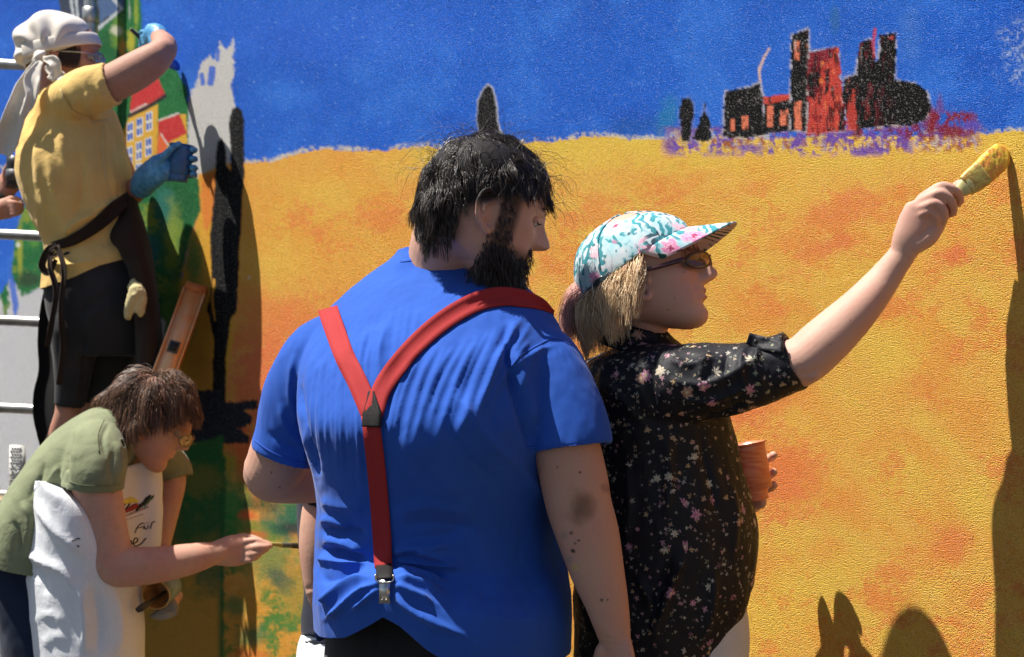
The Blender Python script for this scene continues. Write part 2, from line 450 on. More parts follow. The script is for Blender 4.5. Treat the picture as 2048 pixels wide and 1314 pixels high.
    blob(495, 1030, 22, 12, lin(238, 112, 62), .9); blob(510, 1072, 30, 12, lin(238, 122, 62), .9); blob(590, 1058, 40, 16, lin(40, 50, 60), .7)
    blob(470, 1100, 40, 40, lin(70, 140, 66), .7); blob(545, 1125, 60, 60, lin(60, 140, 80), .7); blob(560, 1160, 40, 22, lin(50, 86, 84), .6, .7)
    blob(470, 1215, 26, 24, lin(58, 130, 70), .7); blob(505, 1270, 30, 26, lin(64, 130, 84), .7); blob(610, 1200, 50, 50, lin(150, 150, 66), .6); blob(500, 1310, 40, 14, lin(236, 130, 62), .8)
    # hill
    hill = [(-40, 640), (22, 560), (30, 470), (60, 380), (110, 250), (160, 120), (190, -60), (279, -60), (284, 60), (300, 104), (335, 128), (356, 142), (372, 178), (380, 215), (377, 260), (379, 330), (398, 352), (402, 420), (380, 470), (360, 560), (350, 700), (330, 760), (250, 760), (110, 560), (60, 590), (40, 640)]
    pol(hill, lin(40, 120, 66), 2.2, .7)
    hm = sst(6, -6, sdpoly(px, py, hill)+rough)
    lay(lin(30, 92, 52), hm*sst(0, .5, nC+nA*.3)*.7); lay(lin(150, 165, 56), hm*sst(.22, .55, g)*sst(300, 430, py)*.7)
    for x, y, rx, ry, cc in ((262, 80, 9, 26, (196, 190, 60)), (236, 60, 18, 40, (120, 160, 60)), (244, 98, 8, 22, (206, 150, 62)), (232, 60, 14, 12, (225, 222, 200)), (259, 22, 3, 26, (170, 180, 170)), (272, 20, 6, 50, (150, 172, 60)),
            (330, 420, 24, 70, (44, 120, 110)), (300, 500, 26, 40, (42, 110, 120)), (345, 480, 20, 80, (140, 160, 60)), (340, 620, 18, 60, (110, 150, 60)), (365, 600, 16, 60, (150, 160, 56)), (40, 500, 6, 60, (170, 175, 60)), (70, 470, 14, 30, (90, 150, 60)), (60, 560, 30, 18, (50, 70, 50)),
            (36, 490, 5, 6, (220, 225, 215)), (272, 66, 5, 5, (225, 225, 215)), (245, 140, 5, 20, (60, 70, 80))):
        blob(x, y, rx, ry, lin(*cc), .85)
    # grey roof on the hill
    pol([(118, 0), (150, -60), (260, -60), (246, 20), (194, 62), (194, 110), (180, 130), (150, 90), (128, 60)], lin(62, 72, 92), 2.5, .5)
    pol([(170, -40), (240, -60), (246, 16), (190, 50)], lin(90, 120, 168), 2.5, .7, .8)
    for ln in ([(196, -40), (243, 18), (193, 60)], [(140, -20), (150, 60)], [(152, -10), (158, 70)]):
        d, _ = polyd(px, py, ln); lay(lin(214, 220, 226), sst(5, 1.5, d+rough*.4)*.85)
    # bare render between hill and cypress, with blue drips
    pol([(376, 205), (384, 180), (396, 158), (402, 130), (420, 106), (428, 118), (440, 82), (452, 104), (468, 76), (466, 150), (460, 172), (470, 215), (464, 300), (450, 352), (398, 356), (380, 330), (377, 262)], lin(212, 210, 206), 2.8, 1.1)
    for ln, w in (([(424, 140), (420, 166)], 7), ([(404, 150), (406, 168)], 4), ([(436, 100), (434, 120)], 3)):
        d, _ = polyd(px, py, ln); lay(lin(46, 104, 216), sst(w+2, w-2, d+rough*.5)*.9)
    # orange strip
    pol([(398, 348), (440, 330), (470, 380), (470, 640), (450, 800), (440, 900), (330, 900), (345, 720), (362, 560), (384, 470), (404, 420)], lin(232, 172, 60), 3, 1.3)
    pol([(404, 350), (432, 338), (430, 420), (412, 470), (404, 420)], lin(236, 138, 62), 3, 1.2, .9)
    blob(388, 520, 20, 60, lin(70, 140, 66), .8); blob(372, 640, 22, 50, lin(110, 140, 60), .7); blob(405, 760, 30, 80, lin(214, 150, 60), .7)
    # black cypresses
    K_ = lin(27, 27, 29)
    pol([(462, 300), (458, 240), (466, 218), (476, 213), (485, 222), (489, 250), (489, 340), (484, 420), (478, 520), (474, 620), (462, 640), (452, 700), (452, 850), (430, 860), (446, 640), (456, 480)], K_, 2., .5)
    pol([(428, 400), (432, 310), (436, 284), (443, 276), (450, 288), (454, 330), (470, 360), (474, 480), (458, 600), (448, 690), (444, 780), (432, 840), (424, 780), (428, 680), (414, 620), (424, 560), (420, 470)], K_, 2., .5)
    lay(lin(232, 170, 60), sst(4, 1, polyd(px, py, [(428, 560), (424, 600), (430, 640)])[0]+rough*.3)*.9)
    pol([(452, 806), (516, 800), (514, 815), (490, 822), (505, 836), (500, 848), (476, 858), (500, 872), (495, 886), (440, 886), (300, 890), (290, 780), (440, 780)], lin(42, 44, 54), 2.5, .9)
    # bare render, lower left, and the black shape
    pol([(-400, 520), (-40, 600), (0, 590), (12, 640), (20, 560), (45, 590), (110, 560), (330, 640), (330, 1400), (-400, 1400)], lin(205, 205, 208), 3, 1.2)
    pol([(18, 530), (38, 600), (30, 650), (22, 600)], lin(64, 110, 214), 2.5, .8, .9)
    pol([(110, 960), (445, 870), (452, 930), (445, 1330), (445, 1600), (110, 1600)], lin(50, 112, 54), 4, 1.)
    b3 = sst(120, 300, px)*sst(446, 430, px)*sst(880, 920, py)
    lay(lin(228, 164, 62), b3*sst(1030, 1230, py+nB*60+nC*60)*.95)
    blob(390, 1060, 60, 60, lin(60, 110, 56), .7); blob(400, 960, 50, 40, lin(150, 130, 50), .6); blob(420, 1150, 30, 40, lin(60, 110, 70), .6)
    # houses
    Yh, Rh, Wt, Bl = lin(226, 178, 66), lin(206, 60, 62), lin(226, 226, 222), lin(46, 96, 200)
    pol([(246, 262), (258, 236), (316, 208), (316, 282), (300, 380), (250, 380)], Yh, 1.6, .35)
    pol([(314, 286), (320, 238), (372, 228), (374, 282), (372, 330), (314, 330)], Yh, 1.6, .35)
    pol([(260, 222), (264, 178), (276, 162), (311, 146), (330, 186), (329, 192), (262, 228)], Rh, 1.8, .4)
    d, _ = polyd(px, py, [(258, 232), (296, 214), (330, 192)]); lay(lin(50, 46, 52), sst(5, 2, d+rough*.3)); d, _ = polyd(px, py, [(262, 224), (292, 208)]); lay(Wt, sst(3, .8, d+rough*.5)*.7)
    pol([(316, 243), (358, 228), (373, 266), (336, 286), (318, 318)], Rh, 1.8, .4)
    pol([(315, 270), (323, 268), (334, 290), (330, 312), (314, 312)], lin(232, 112, 66), 1.6, .3)
    for ln in ([(316, 241), (358, 226)], [(322, 268), (336, 290)]): d, _ = polyd(px, py, ln); lay(Wt, sst(3, .8, d+rough*.3)*.8)
    for qx, qy in ((260, 264), (279, 254), (298, 243), (259, 312), (278, 302), (297, 294), (258, 350), (277, 345)):
        w, h = 6.5, 19; sk = -.35
        qd = [(qx-w, qy-h-sk*w), (qx+w, qy-h+sk*w), (qx+w, qy+h+sk*w), (qx-w, qy+h-sk*w)]
        pol(qd, Wt, 1.2, .15)
        for iy in (-1, 1):
            for ix in (-1, 1):
                cx, cy = qx+ix*2.9, qy+iy*9.2+sk*ix*2.9
                pol([(cx-2, cy-6.5), (cx+2, cy-6.5), (cx+2, cy+6.5), (cx-2, cy+6.5)], Bl, 1.1, .12)
    # castle on the ridge
    CK, CR, PU, WH, MA = lin(27, 26, 27), lin(206, 74, 62), lin(112, 78, 178), lin(206, 196, 190), lin(140, 40, 52)
    def ridge(x0, x1, y0, y1, col, amt, sc=13., sd=50, th=.1):
        m = sst(x0-20, x0+15, px)*sst(x1+20, x1-15, px)*sst(y0-10, y0+6, py)*sst(y1+12, y1-8, py)
        q = fbm(px/sc, py/(sc*1.5), seed=sd, oct=3)+nA*.4
        lay(col, m*sst(th, th+.3, q)*amt)
    ridge(1330, 1960, 258, 300, lin(150, 60, 66), .8, 12, 57, -.15); ridge(1330, 1960, 262, 300, WH, .7, 8, 51, .0); ridge(1335, 1820, 258, 308, PU, .95, 15, 52, -.1); ridge(1700, 1950, 225, 275, MA, .95, 13, 53, -.1)
    ridge(1350, 1700, 272, 312, lin(232, 190, 60), .8, 10, 54, .1); ridge(1560, 1950, 255, 290, PU, .6, 9, 55, .15)
    blob(1735, 302, 34, 12, PU, .85); blob(1500, 296, 34, 10, PU, .7); blob(1905, 262, 30, 14, MA, .9); blob(1860, 240, 20, 30, MA, .8); blob(1880, 210, 9, 22, lin(120, 70, 140), .7)
    blob(1945, 252, 24, 14, PU, .7)
    def out(poly, col=CK, halo=.75, rg=.9):
        pp = np.asarray(poly, float)
        bb = pp.min(0)-20, pp.max(0)+20
        k = (px > bb[0][0]) & (px < bb[1][0]) & (py > bb[0][1]) & (py < bb[1][1])
        if not k.any(): return
        s = np.full(px.shape, 99.); s[k] = sdpoly(px[k], py[k], poly)
        lay(WH, sst(7, 1, s+rough*.8)*halo*sst(-.3, .3, nA+nB)); lay(col, sst(2., -2., s+rough*rg))
    out([(1360, 250), (1358, 222), (1366, 198), (1378, 194), (1387, 205), (1388, 230), (1382, 262), (1380, 284), (1366, 282)], halo=.2)
    out([(1382, 280), (1398, 250), (1409, 205), (1418, 245), (1424, 276), (1416, 284)], halo=.2)
    out([(1446, 274), (1450, 184), (1500, 174), (1520, 164), (1528, 200), (1530, 270), (1490, 276)])
    out([(1526, 268), (1528, 206), (1582, 190), (1582, 262)], CK, .2)
    pol([(1527, 208), (1528, 194), (1582, 186), (1584, 200)], CR, 2, .8)
    out([(1580, 262), (1582, 130), (1584, 70), (1616, 58), (1618, 100), (1616, 180), (1614, 262)])
    out([(1614, 264), (1617, 104), (1676, 94), (1684, 190), (1690, 262)], MA, .6)
    pol([(1612, 270), (1622, 190), (1634, 150), (1658, 120), (1676, 100), (1682, 170), (1692, 262)], CR, 2.5, 1.4)
    pol([(1618, 150), (1642, 140), (1640, 170), (1628, 200), (1618, 190)], CK, 2.5, .9); pol([(1650, 140), (1660, 136), (1658, 180), (1650, 190)], CK, 2, .6)
    pol([(1676, 262), (1688, 200), (1692, 262)], CK, 2, .6)
    out([(1684, 190), (1690, 156), (1712, 148), (1716, 110), (1722, 86), (1740, 78), (1748, 100), (1750, 124), (1756, 120), (1760, 72), (1792, 66), (1790, 160), (1830, 166), (1856, 186), (1862, 214), (1850, 240), (1820, 250), (1700, 258)])
    d, _ = polyd(px, py, [(1750, 60), (1746, 90), (1748, 115)]); lay(lin(200, 70, 80), sst(5, 1.5, d+rough*.4)*.85)
    d, _ = polyd(px, py, [(1521, 164), (1518, 140), (1530, 112), (1538, 98)]); lay(lin(226, 190, 170), sst(4.5, 1., d+rough*.35)*.9)
    pol([(1690, 262), (1700, 200), (1708, 180), (1716, 262)], CR, 2.5, 1.2, .85); pol([(1730, 240), (1735, 190), (1742, 240)], lin(150, 60, 50), 2, .8, .7)
    for qx, qy, w, h in ((1466, 250, 5, 12), (1490, 246, 6, 13), (1540, 234, 6, 20), (1568, 236, 8, 15), (1594, 102, 5, 18), (1596, 232, 7, 28)):
        pol([(qx-w, qy-h), (qx+w, qy-h*1.1), (qx+w, qy+h), (qx-w, qy+h)], lin(232, 128, 96), 1.6, .5)
    pol([(1774, 76), (1788, 72), (1786, 80)], lin(190, 80, 80), 2, .4)
    blob(1590, 90, 3, 14, WH, .5); blob(1722, 110, 2, 20, WH, .3)
    kr = sst(1440, 1470, px)*sst(1880, 1850, px)*(py > 55)*(py < 272)*(c[..., 2] < .12)
    sk = fbm(px/5., py/26., seed=91, oct=3)
    lay(lin(120, 34, 44), kr*sst(.15, .45, sk)*sst(1600, 1640, px)*sst(1800, 1720, px)*.8); lay(CK, kr*sst(.12, .4, fbm(px/7., py/20., seed=92, oct=3))*.8); lay(lin(232, 130, 70), kr*sst(.42, .6, fbm(px/6., py/18., seed=93, oct=3))*sst(1600, 1630, px)*sst(1720, 1690, px)*.8)
    sp = (nA > .55) & (py > 55) & (py < 270) & (px > 1440) & (px < 1880) & (c.sum(-1) < .2)
    lay(WH, sp*.25)
    return np.clip(c*1.08, .004, .93)

def make_wall():
    t = NT('mural_paint'); a = t.nd('VertexColor'); a.layer_name = 'Col'
    n1 = t.noise(430, 0, .5); n2 = t.voro(500)
    hgt = t.math('ADD', t.math('MULTIPLY', n1, .5), t.math('MULTIPLY', n2, -.8))
    col = t.mix(t.ramp(hgt, -.42, .0, .42, 0.), a.outputs[0], t.mix(1., a.outputs[0], (.45, .42, .4), 'MULTIPLY'))  # pits of the grain also darkened in the colour, like shade
    col = t.mix(t.ramp(n1, .62, .76, 0, .18), col, (.8, .78, .74))
    m = t.out(col, .9, t.bump(hgt, 1., .0054), .06)
    xs = np.concatenate([np.linspace(-420, -30, 14)[:-1], np.linspace(-30, 2078, 790), np.linspace(2078, 2300, 10)[1:]])
    ys = np.concatenate([np.linspace(-320, -30, 12)[:-1], np.linspace(-30, 1344, 515), np.linspace(1344, 1640, 12)[1:]])
    X, Y = np.meshgrid(xs, ys); d = wall_d(X)
    V = np.stack([(X-1024)/FPX*d, d, CAMZ+(657-Y)/FPX*d], -1).reshape(-1, 3)
    c = mural(X, Y).reshape(-1, 3)
    h, w_ = X.shape; i = np.arange(h-1)[:, None]*w_; j = np.arange(w_-1)[None]
    Fc = np.stack([i+j, i+w_+j, i+w_+j+1, i+j+1], -1).reshape(-1, 4)
    # plain surround so that the wall goes on past the frame, down to the paving
    g = lambda k: V[k]
    cs = [V[0], V[w_-1], V[h*w_-1], V[(h-1)*w_]]
    def wp(u, z): return W0+U*u+UP*z
    oc = [wp(-9, 5.2), wp(5, 5.2), wp(5, -.05), wp(-9, -.05)]
    parts, cols = [(V, Fc)], [c]
    for k in range(4):
        A, B, C2, D2 = cs[k], cs[(k+1) % 4], oc[(k+1) % 4], oc[k]
        q = np.linspace(0, 1, 25); s, r = np.meshgrid(q, q)
        G = (A*(1-s[..., None])+B*s[..., None])*(1-r[..., None])+(D2*(1-s[..., None])+C2*s[..., None])*r[..., None]
        G = G.reshape(-1, 3); px, py = proj(np.where(G[:, 1:2] < .3, np.array([[3., 1., 0]]), G)); px = np.clip(px, -420, 2300); py = np.clip(py, -320, 1640)
        ii = np.arange(24)[:, None]*25; jj = np.arange(24)[None]
        ff = np.stack([ii+jj, ii+jj+1, ii+25+jj+1, ii+25+jj], -1).reshape(-1, 4)
        parts.append((G, ff)); cols.append(mural(px, py))
    Vv, Ff = merge(parts)
    nn = normals(Vv, Ff[:1].copy())[Ff[0, 0]]
    # the wall's body behind the painted face
    bx = [wp(u, z)-N*o for o in (.012, .35) for u, z in ((-9, 5.2), (5, 5.2), (5, -.05), (-9, -.05))]
    o = add('mural_wall', (Vv, Ff), m, label='rough rendered wall painted with blue sky, yellow field, castle and houses', cat='wall', loc=(W0[0], W0[1], 0), col=np.vstack(cols), smooth=False)
    add('wall_body', (np.array(bx), np.array([[0, 1, 2, 3], [4, 7, 6, 5], [0, 4, 5, 1], [1, 5, 6, 2], [2, 6, 7, 3], [3, 7, 4, 0]])), plain('render_grey', (.5, .49, .47), .9), o, smooth=False)
make_wall()
# ------------------------------------------------------------------ people: shared anatomy
def rot3(yaw=0, pitch=0, roll=0):
    """local x = forwards, y = left, z = up; yaw 0 faces image right, + turns away; pitch + looks up; roll + tips to its left"""
    return np.array(Matrix.Rotation(yaw, 3, 'Z') @ Matrix.Rotation(-pitch, 3, 'Y') @ Matrix.Rotation(-roll, 3, 'X'))

# z above chin, front, back, half width, exponent
HEADROWS = [(-.003, .070, .050, .010, 2), (.001, .077, .040, .021, 2), (.010, .0835, .022, .033, 2.1), (.024, .0862, -.004, .0435, 2.1), (.040, .0835, -.032, .052, 2.2),
            (.055, .087, -.055, .059, 2.2), (.070, .0885, -.066, .063, 2.2), (.085, .0865, -.076, .067, 2.2), (.105, .088, -.088, .0705, 2.2), (.125, .0895, -.096, .073, 2.2),
            (.140, .0955, -.100, .0745, 2.2), (.160, .0965, -.102, .075, 2.1), (.180, .091, -.099, .073, 2.1), (.200, .078, -.089, .066, 2.05), (.217, .057, -.070, .053, 2), (.229, .030, -.043, .034, 2), (.2345, .005, -.018, .014, 2)]
def head_mesh(nose=1., chin=0., lips=1., brow=1., wide=1., sock=1., nshape=None, cheek=1., jaw=1.):
    q = cr(HEADROWS, 7); n = 120; t = np.arange(n)/n*2*math.pi; R = []
    for z, f, b, w, e in q:
        g = lambda v: np.sign(v)*np.abs(v)**(2/e)
        cx, a = (f+b)/2, (f-b)/2
        x = cx+g(np.cos(t))*a; y = g(np.sin(t))*w*wide; R.append(np.stack([x, y, np.full(n, z)], 1))
    R = np.array(R); x, y, z = R[..., 0].copy(), R[..., 1], R[..., 2]; fr = sst(.03, .07, x)
    ga = lambda u, s: np.exp(-(u/s)**2)
    nz = nshape or ([.070, .079, .0825, .087, .093, .099, .108, .118, .128, .138, .146], [0, .004, .015, .027, .031, .0285, .023, .0175, .012, .006, .0])
    hN = np.interp(z, *nz)*nose; wN = np.interp(z, [.08, .09, .1, .12, .14], [.0145, .0150, .0125, .0095, .010])
    dx = hN*ga(y, wN)*fr
    dx += fr*.006*nose*(ga(np.abs(y)-.0145, .005)*ga(z-.0875, .006))
    dx -= fr*.0055*ga(np.abs(y)-.0085, .0035)*ga(z-.0805, .003)*nose
    dx -= sock*fr*.0125*ga(np.abs(y)-.032, .0165)*ga(z-.120, .0105)
    dx += brow*fr*.0035*ga(np.abs(y)-.028, .024)*ga(z-.138, .0065)
    dx += lips*fr*ga(y, .021)*(.0050*ga(z-.0705, .0042)+.0055*ga(z-.0575, .0048)-.0062*ga(z-.0640, .0020)-.003*ga(z-.048, .005))
    dx -= lips*fr*.003*ga(np.abs(y)-.025, .004)*ga(z-.064, .004)
    dx -= fr*.0018*ga(y, .004)*ga(z-.076, .004)
    dx += fr*.003*cheek*ga(np.abs(y)-.043, .018)*ga(z-.102, .015)
    dx += chin*fr*ga(y, .022)*ga(z-.022, .013)
    R[..., 0] += dx
    R[..., 1] += np.sign(y)*.003*cheek*ga(z-.105, .016)*sst(.0, .05, R[..., 0])
    lo = np.clip(.064-R[..., 2], 0, None); R[..., 2] += lo*(1-jaw); R[..., 0] -= (1-jaw)*.10*lo
    return loft(R)
def ear_mesh(side, s=1.):
    """side +1 = its left ear; C-shaped rim, bowl, lobe"""
    rim = np.array([(.012, .118), (.004, .130), (-.010, .137), (-.022, .130), (-.027, .114), (-.023, .098), (-.014, .087), (-.005, .079), (.003, .076), (.006, .083)])
    y0 = np.array([.066, .074, .081, .086, .088, .085, .080, .075, .071, .068])
    pts = np.stack([rim[:, 0]*s-.004, side*(y0+.001), (rim[:, 1]-.105)*s+.105], 1)
    a = tube(pts, [.0032, .0038, .0042, .0042, .004, .004, .0042, .0056, .0062, .004], n=10, sub=4)
    pl = np.array([[-.012*s-.004, side*.0735, .110]]); th = rot3(0, 0, 0)
    b = ellipsoid(pl[0]+np.array([0, 0, -.003]), (.0165*s, .0055, .027*s), rot3(side*-.42, 0, 0), 16, 10)
    c = ellipsoid((.006, side*.0715, .105), (.005, .004, .007), None, 10, 8)
    d = tube([(-.003, side*.074, .122), (-.014, side*.0815, .117), (-.0155, side*.082, .104), (-.009, side*.078, .094)], [.0022, .0028, .003, .0024], n=8, sub=3)
    return [a, b, c, d]
def place(VF, R, s, c):
    v, f = VF; return (v*s) @ R.T+c, f
class Head:
    def __init__(h, px, py, d, yaw, pitch=0, roll=0, s=1., **kw):
        """pixel = place of the ear canal"""
        h.R = rot3(yaw, pitch, roll); h.s = s; h.c = P(px, py, d)-h.R @ (np.array([0, 0, .105])*s)
        h.parts = [place(head_mesh(**kw), h.R, s, h.c)]
        for sd in (1, -1): h.parts += [place(e, h.R, s, h.c) for e in ear_mesh(sd)]
    def w(h, p): return (np.asarray(p, float)*h.s) @ h.R.T+h.c
    def l(h, p): return ((np.asarray(p)-h.c) @ h.R)/h.s
    def dirw(h, v): return np.asarray(v, float) @ h.R.T
    def neck(h, base, r0=.056, r1=.062, mid=None):
        a = h.w((-.028, 0, .075)); pts = [a, base] if mid is None else [a, mid, base]
        return tube(pts, [r0]+([] if mid is None else [(r0+r1)/2])+[r1], n=28, sub=6)
    def eyes(h, parent, mw, mi, look=(1, 0, -.1)):
        for sd in (1, -1):
            c = np.array([.0722, sd*.032, .1195]); e = add('eye', place(ellipsoid(c, (.0112,)*3, None, 20, 14), h.R, h.s, h.c), mw, parent)
            lk = unit(look); add('iris', place(ellipsoid(c+lk*.0075, (.0053,)*3, None, 14, 10), h.R, h.s, h.c), mi, e)

def finger(j, r0, r1, depth=None, n=12):
    """j: joints as (px,py,d) or world points"""
    pts = [P(*q) for q in j] if depth is None else j
    r = np.linspace(r0, r1, len(pts)); return tube(pts, r, n=n, sub=4)

def strands(root, dirs, length, seg=9, grav=.5, curl=.0, cfreq=3., push=None, rad=.0005, noise=.15, seed=1, wave=None, taper=.35, clump=0, cw=.75):
    """grow hair; push(p, t)-> corrected p; returns (V,F) of three-sided tapered tubes"""
    rg = np.random.default_rng(seed); n = len(root); p = root.copy(); d = unit(dirs); L_ = np.broadcast_to(length, (n,))[:, None]/seg
    pts = [p.copy()]; ph = rg.random((n, 1))*6.28; ax = unit(rg.normal(size=(n, 3)))
    for k in range(seg):
        t = (k+1)/seg
        dd = d+np.array([0, 0, -grav*t])+noise*.35*rg.normal(size=(n, 3))
        if curl: dd = dd+curl*np.cross(d, ax)*np.sin(ph+t*cfreq*6.28)
        if wave is not None: dd = dd+wave(p, t)
        d = unit(dd); p = p+d*L_
        if push is not None: p = push(p, t)
        pts.append(p.copy())
    S = np.array(pts)                                   # seg+1,n,3
    if clump:
        g = rg.choice(n, clump, replace=False); near = np.empty(n, int)
        for i0 in range(0, n, 2000): near[i0:i0+2000] = g[((root[i0:i0+2000, None]-root[g][None])**2).sum(-1).argmin(1)]
        w = (cw*np.linspace(0, 1, seg+1)**.8)[:, None, None]*(.5+.5*rg.random((1, n, 1)))
        S = S*(1-w)+(S[:, near]+(root-root[near])[None]*.30)*w
    T = unit(np.gradient(S, axis=0)); a = unit(np.cross(T, np.array([.31, .2, .93]))); b = np.cross(T, a)
    tt = np.linspace(0, 1, seg+1)[:, None, None]; rr = rad*(1-(1-taper)*tt**2)*(.7+.6*rg.random((1, n, 1)))
    rings = np.stack([S+a*rr*math.cos(q)+b*rr*math.sin(q) for q in (0, 2.094, 4.189)], 2)   # seg+1,n,3,3
    V = rings.transpose(1, 0, 2, 3).reshape(-1, 3); m = (seg+1)*3
    i = (np.arange(n)*m)[:, None, None]; k = (np.arange(seg)*3)[None, :, None]; j = np.arange(3)[None, None]; j2 = (j+1) % 3
    F = np.stack([i+k+j, i+k+j2, i+k+3+j2, i+k+3+j], -1).reshape(-1, 4)
    return V, F
def scalp(n, zone, seed=1, rx=(.099, .0765, .112), c=(-.003, 0, .122)):
    """random points on the skull ellipsoid in head space, kept where zone(x,y,z) is true"""
    rg = np.random.default_rng(seed); out = []; k = 0
    while k < n:
        v = unit(rg.normal(size=(n*3, 3)))*np.array(rx)+np.array(c); m = zone(v[:, 0], v[:, 1], v[:, 2]); out.append(v[m]); k += m.sum()
    return np.vstack(out)[:n]
def skull_push(h, extra=.004, rx=(.099, .0765, .112), c=(-.003, 0, .122), lay=None):
    rx, c = np.array(rx), np.array(c)
    def f(p, t):
        q = (h.l(p)-c)/rx; r = np.linalg.norm(q, axis=1, keepdims=True)
        ex = 1+(extra if lay is None else lay[:, None]*min(1, t*3))/.09
        return h.w(np.where(r < ex, q/np.maximum(r, 1e-6)*ex, q)*rx+c)
    return f
def hairmat(name, dark, light, rough=.35, spec=.5):
    t = NT(name); g = t.nd('NewGeometry')
    rnd = t.nd('ObjectInfo'); col = t.mix(t.ramp(g.outputs['Random Per Island'], .2, 1., 0, 1), dark, light)
    return t.out(col, rough, None, spec)
def ribbon(poly, w, bvh, off=.003, th=.002, dmean=2.4, sub=8, wrap=(0, 0), smooth=4, nx=5):
    """a strap lying on the surface in bvh; poly (px,py), w = full width px (number or list)"""
    q = cr(poly, sub); k = len(q); ww = np.interp(np.linspace(0, 1, k), np.linspace(0, 1, len(np.atleast_1d(w))), np.atleast_1d(w))
    T = np.gradient(q, axis=0); T /= np.linalg.norm(T, axis=1, keepdims=True); S = np.stack([-T[:, 1], T[:, 0]], 1)
    G = np.empty((k, nx, 3)); D_ = np.empty((k, nx)); o = Vector((0, 0, CAMZ))
    for i in range(k):
        for j in range(nx):
            a = q[i]+S[i]*ww[i]*(j/(nx-1)-.5); d = P(a[0], a[1], 1./DSC)-np.array([0, 0, CAMZ]); l = np.linalg.norm(d)
            hit = bvh.ray_cast(o, Vector(d/l)); D_[i, j] = hit[0].y/DSC if hit[0] is not None else np.nan
    fill = np.nanmedian(D_); 
    for i in range(k):
        r = D_[i]; ok = ~np.isnan(r)
        D_[i] = np.where(ok, r, r[ok].mean() if ok.any() else np.nan)
    ok = ~np.isnan(D_[:, 0]); 
    for j in range(nx): D_[:, j] = np.interp(np.arange(k), np.arange(k)[ok], D_[ok, j])
    for _ in range(smooth):
        E = D_.copy(); E[1:-1] = np.minimum(D_[1:-1], (D_[:-2]+2*D_[1:-1]+D_[2:])/4); D_ = E*.5+.5*np.minimum(E, E.mean(1, keepdims=True)+.004)
    for i in range(k):
        for j in range(nx):
            a = q[i]+S[i]*ww[i]*(j/(nx-1)-.5); G[i, j] = P(a[0], a[1], D_[i, j]-off-th)
    ex = np.array([[0, .016, .001], [0, .035, -.002], [0, .06, -.012], [0, .085, -.035], [0, .10, -.07]])
    if wrap[0]: G = np.concatenate([(G[0][None]+ex[:, None]*wrap[0])[::-1], G])
    if wrap[1]: G = np.concatenate([G, G[-1][None]+ex[:, None]*wrap[1]])
    k = len(G)
    Vv = G.reshape(-1, 3); ii = np.arange(k-1)[:, None]*nx; jj = np.arange(nx-1)[None]
    Ff = np.stack([ii+jj, ii+jj+1, ii+nx+jj+1, ii+nx+jj], -1).reshape(-1, 4)
    nrm = normals(Vv, Ff)
    if (nrm[:, 1].mean()) > 0: Ff = Ff[:, ::-1]
    return shell(Vv, Ff, th)
def bvh_of(*vfs):
    V, F = merge(vfs); return BVHTree.FromPolygons([tuple(v) for v in V], [tuple(int(i) for i in f if i >= 0) for f in F])
def legs(hipL, hipR, footL, footR, r=(.095, .065, .05), z1=.09, kneef=(0, 0, 0)):
    parts = []
    for a, b in ((hipL, footL), (hipR, footR)):
        a, b = np.array(a, float), np.array(b, float); k = (a+b)/2+np.array(kneef)
        parts.append(tube([a, (a+k)/2, k, (k+b)/2, b+np.array([0, 0, z1])], [r[0], r[0]*.92, r[1], r[1]*.92, r[2]], n=20))
    return parts
def shoe(c, yaw, mat, parent, l=.27):
    R = rot3(yaw); pts = [np.array(q) for q in ((-.07, 0, .05), (0, 0, .055), (.08, 0, .04), (.16, 0, .03), (.19, 0, .028))]
    v, f = tube(pts, [(.045, .036), (.05, .038), (.038, .045), (.028, .045), (.02, .035)], n=16); v[:, 2] = np.maximum(v[:, 2], .004)
    add('shoe', (v @ R.T+np.array([c[0], c[1], 0]), f), mat, parent)

SKIN = skin('skin_fair'); SKIN2 = skin('skin_tan', (.44, .235, .165), (.44, .17, .12))
EYEW = plain('eye_white', (.30, .27, .25), .2, .5, var=.02, bmp=0); EYED = plain('iris_brown', (.06, .035, .02), .1, .6, var=.1, bmp=0)
SHOE = plain('shoe_leather', (.04, .038, .036), .6)
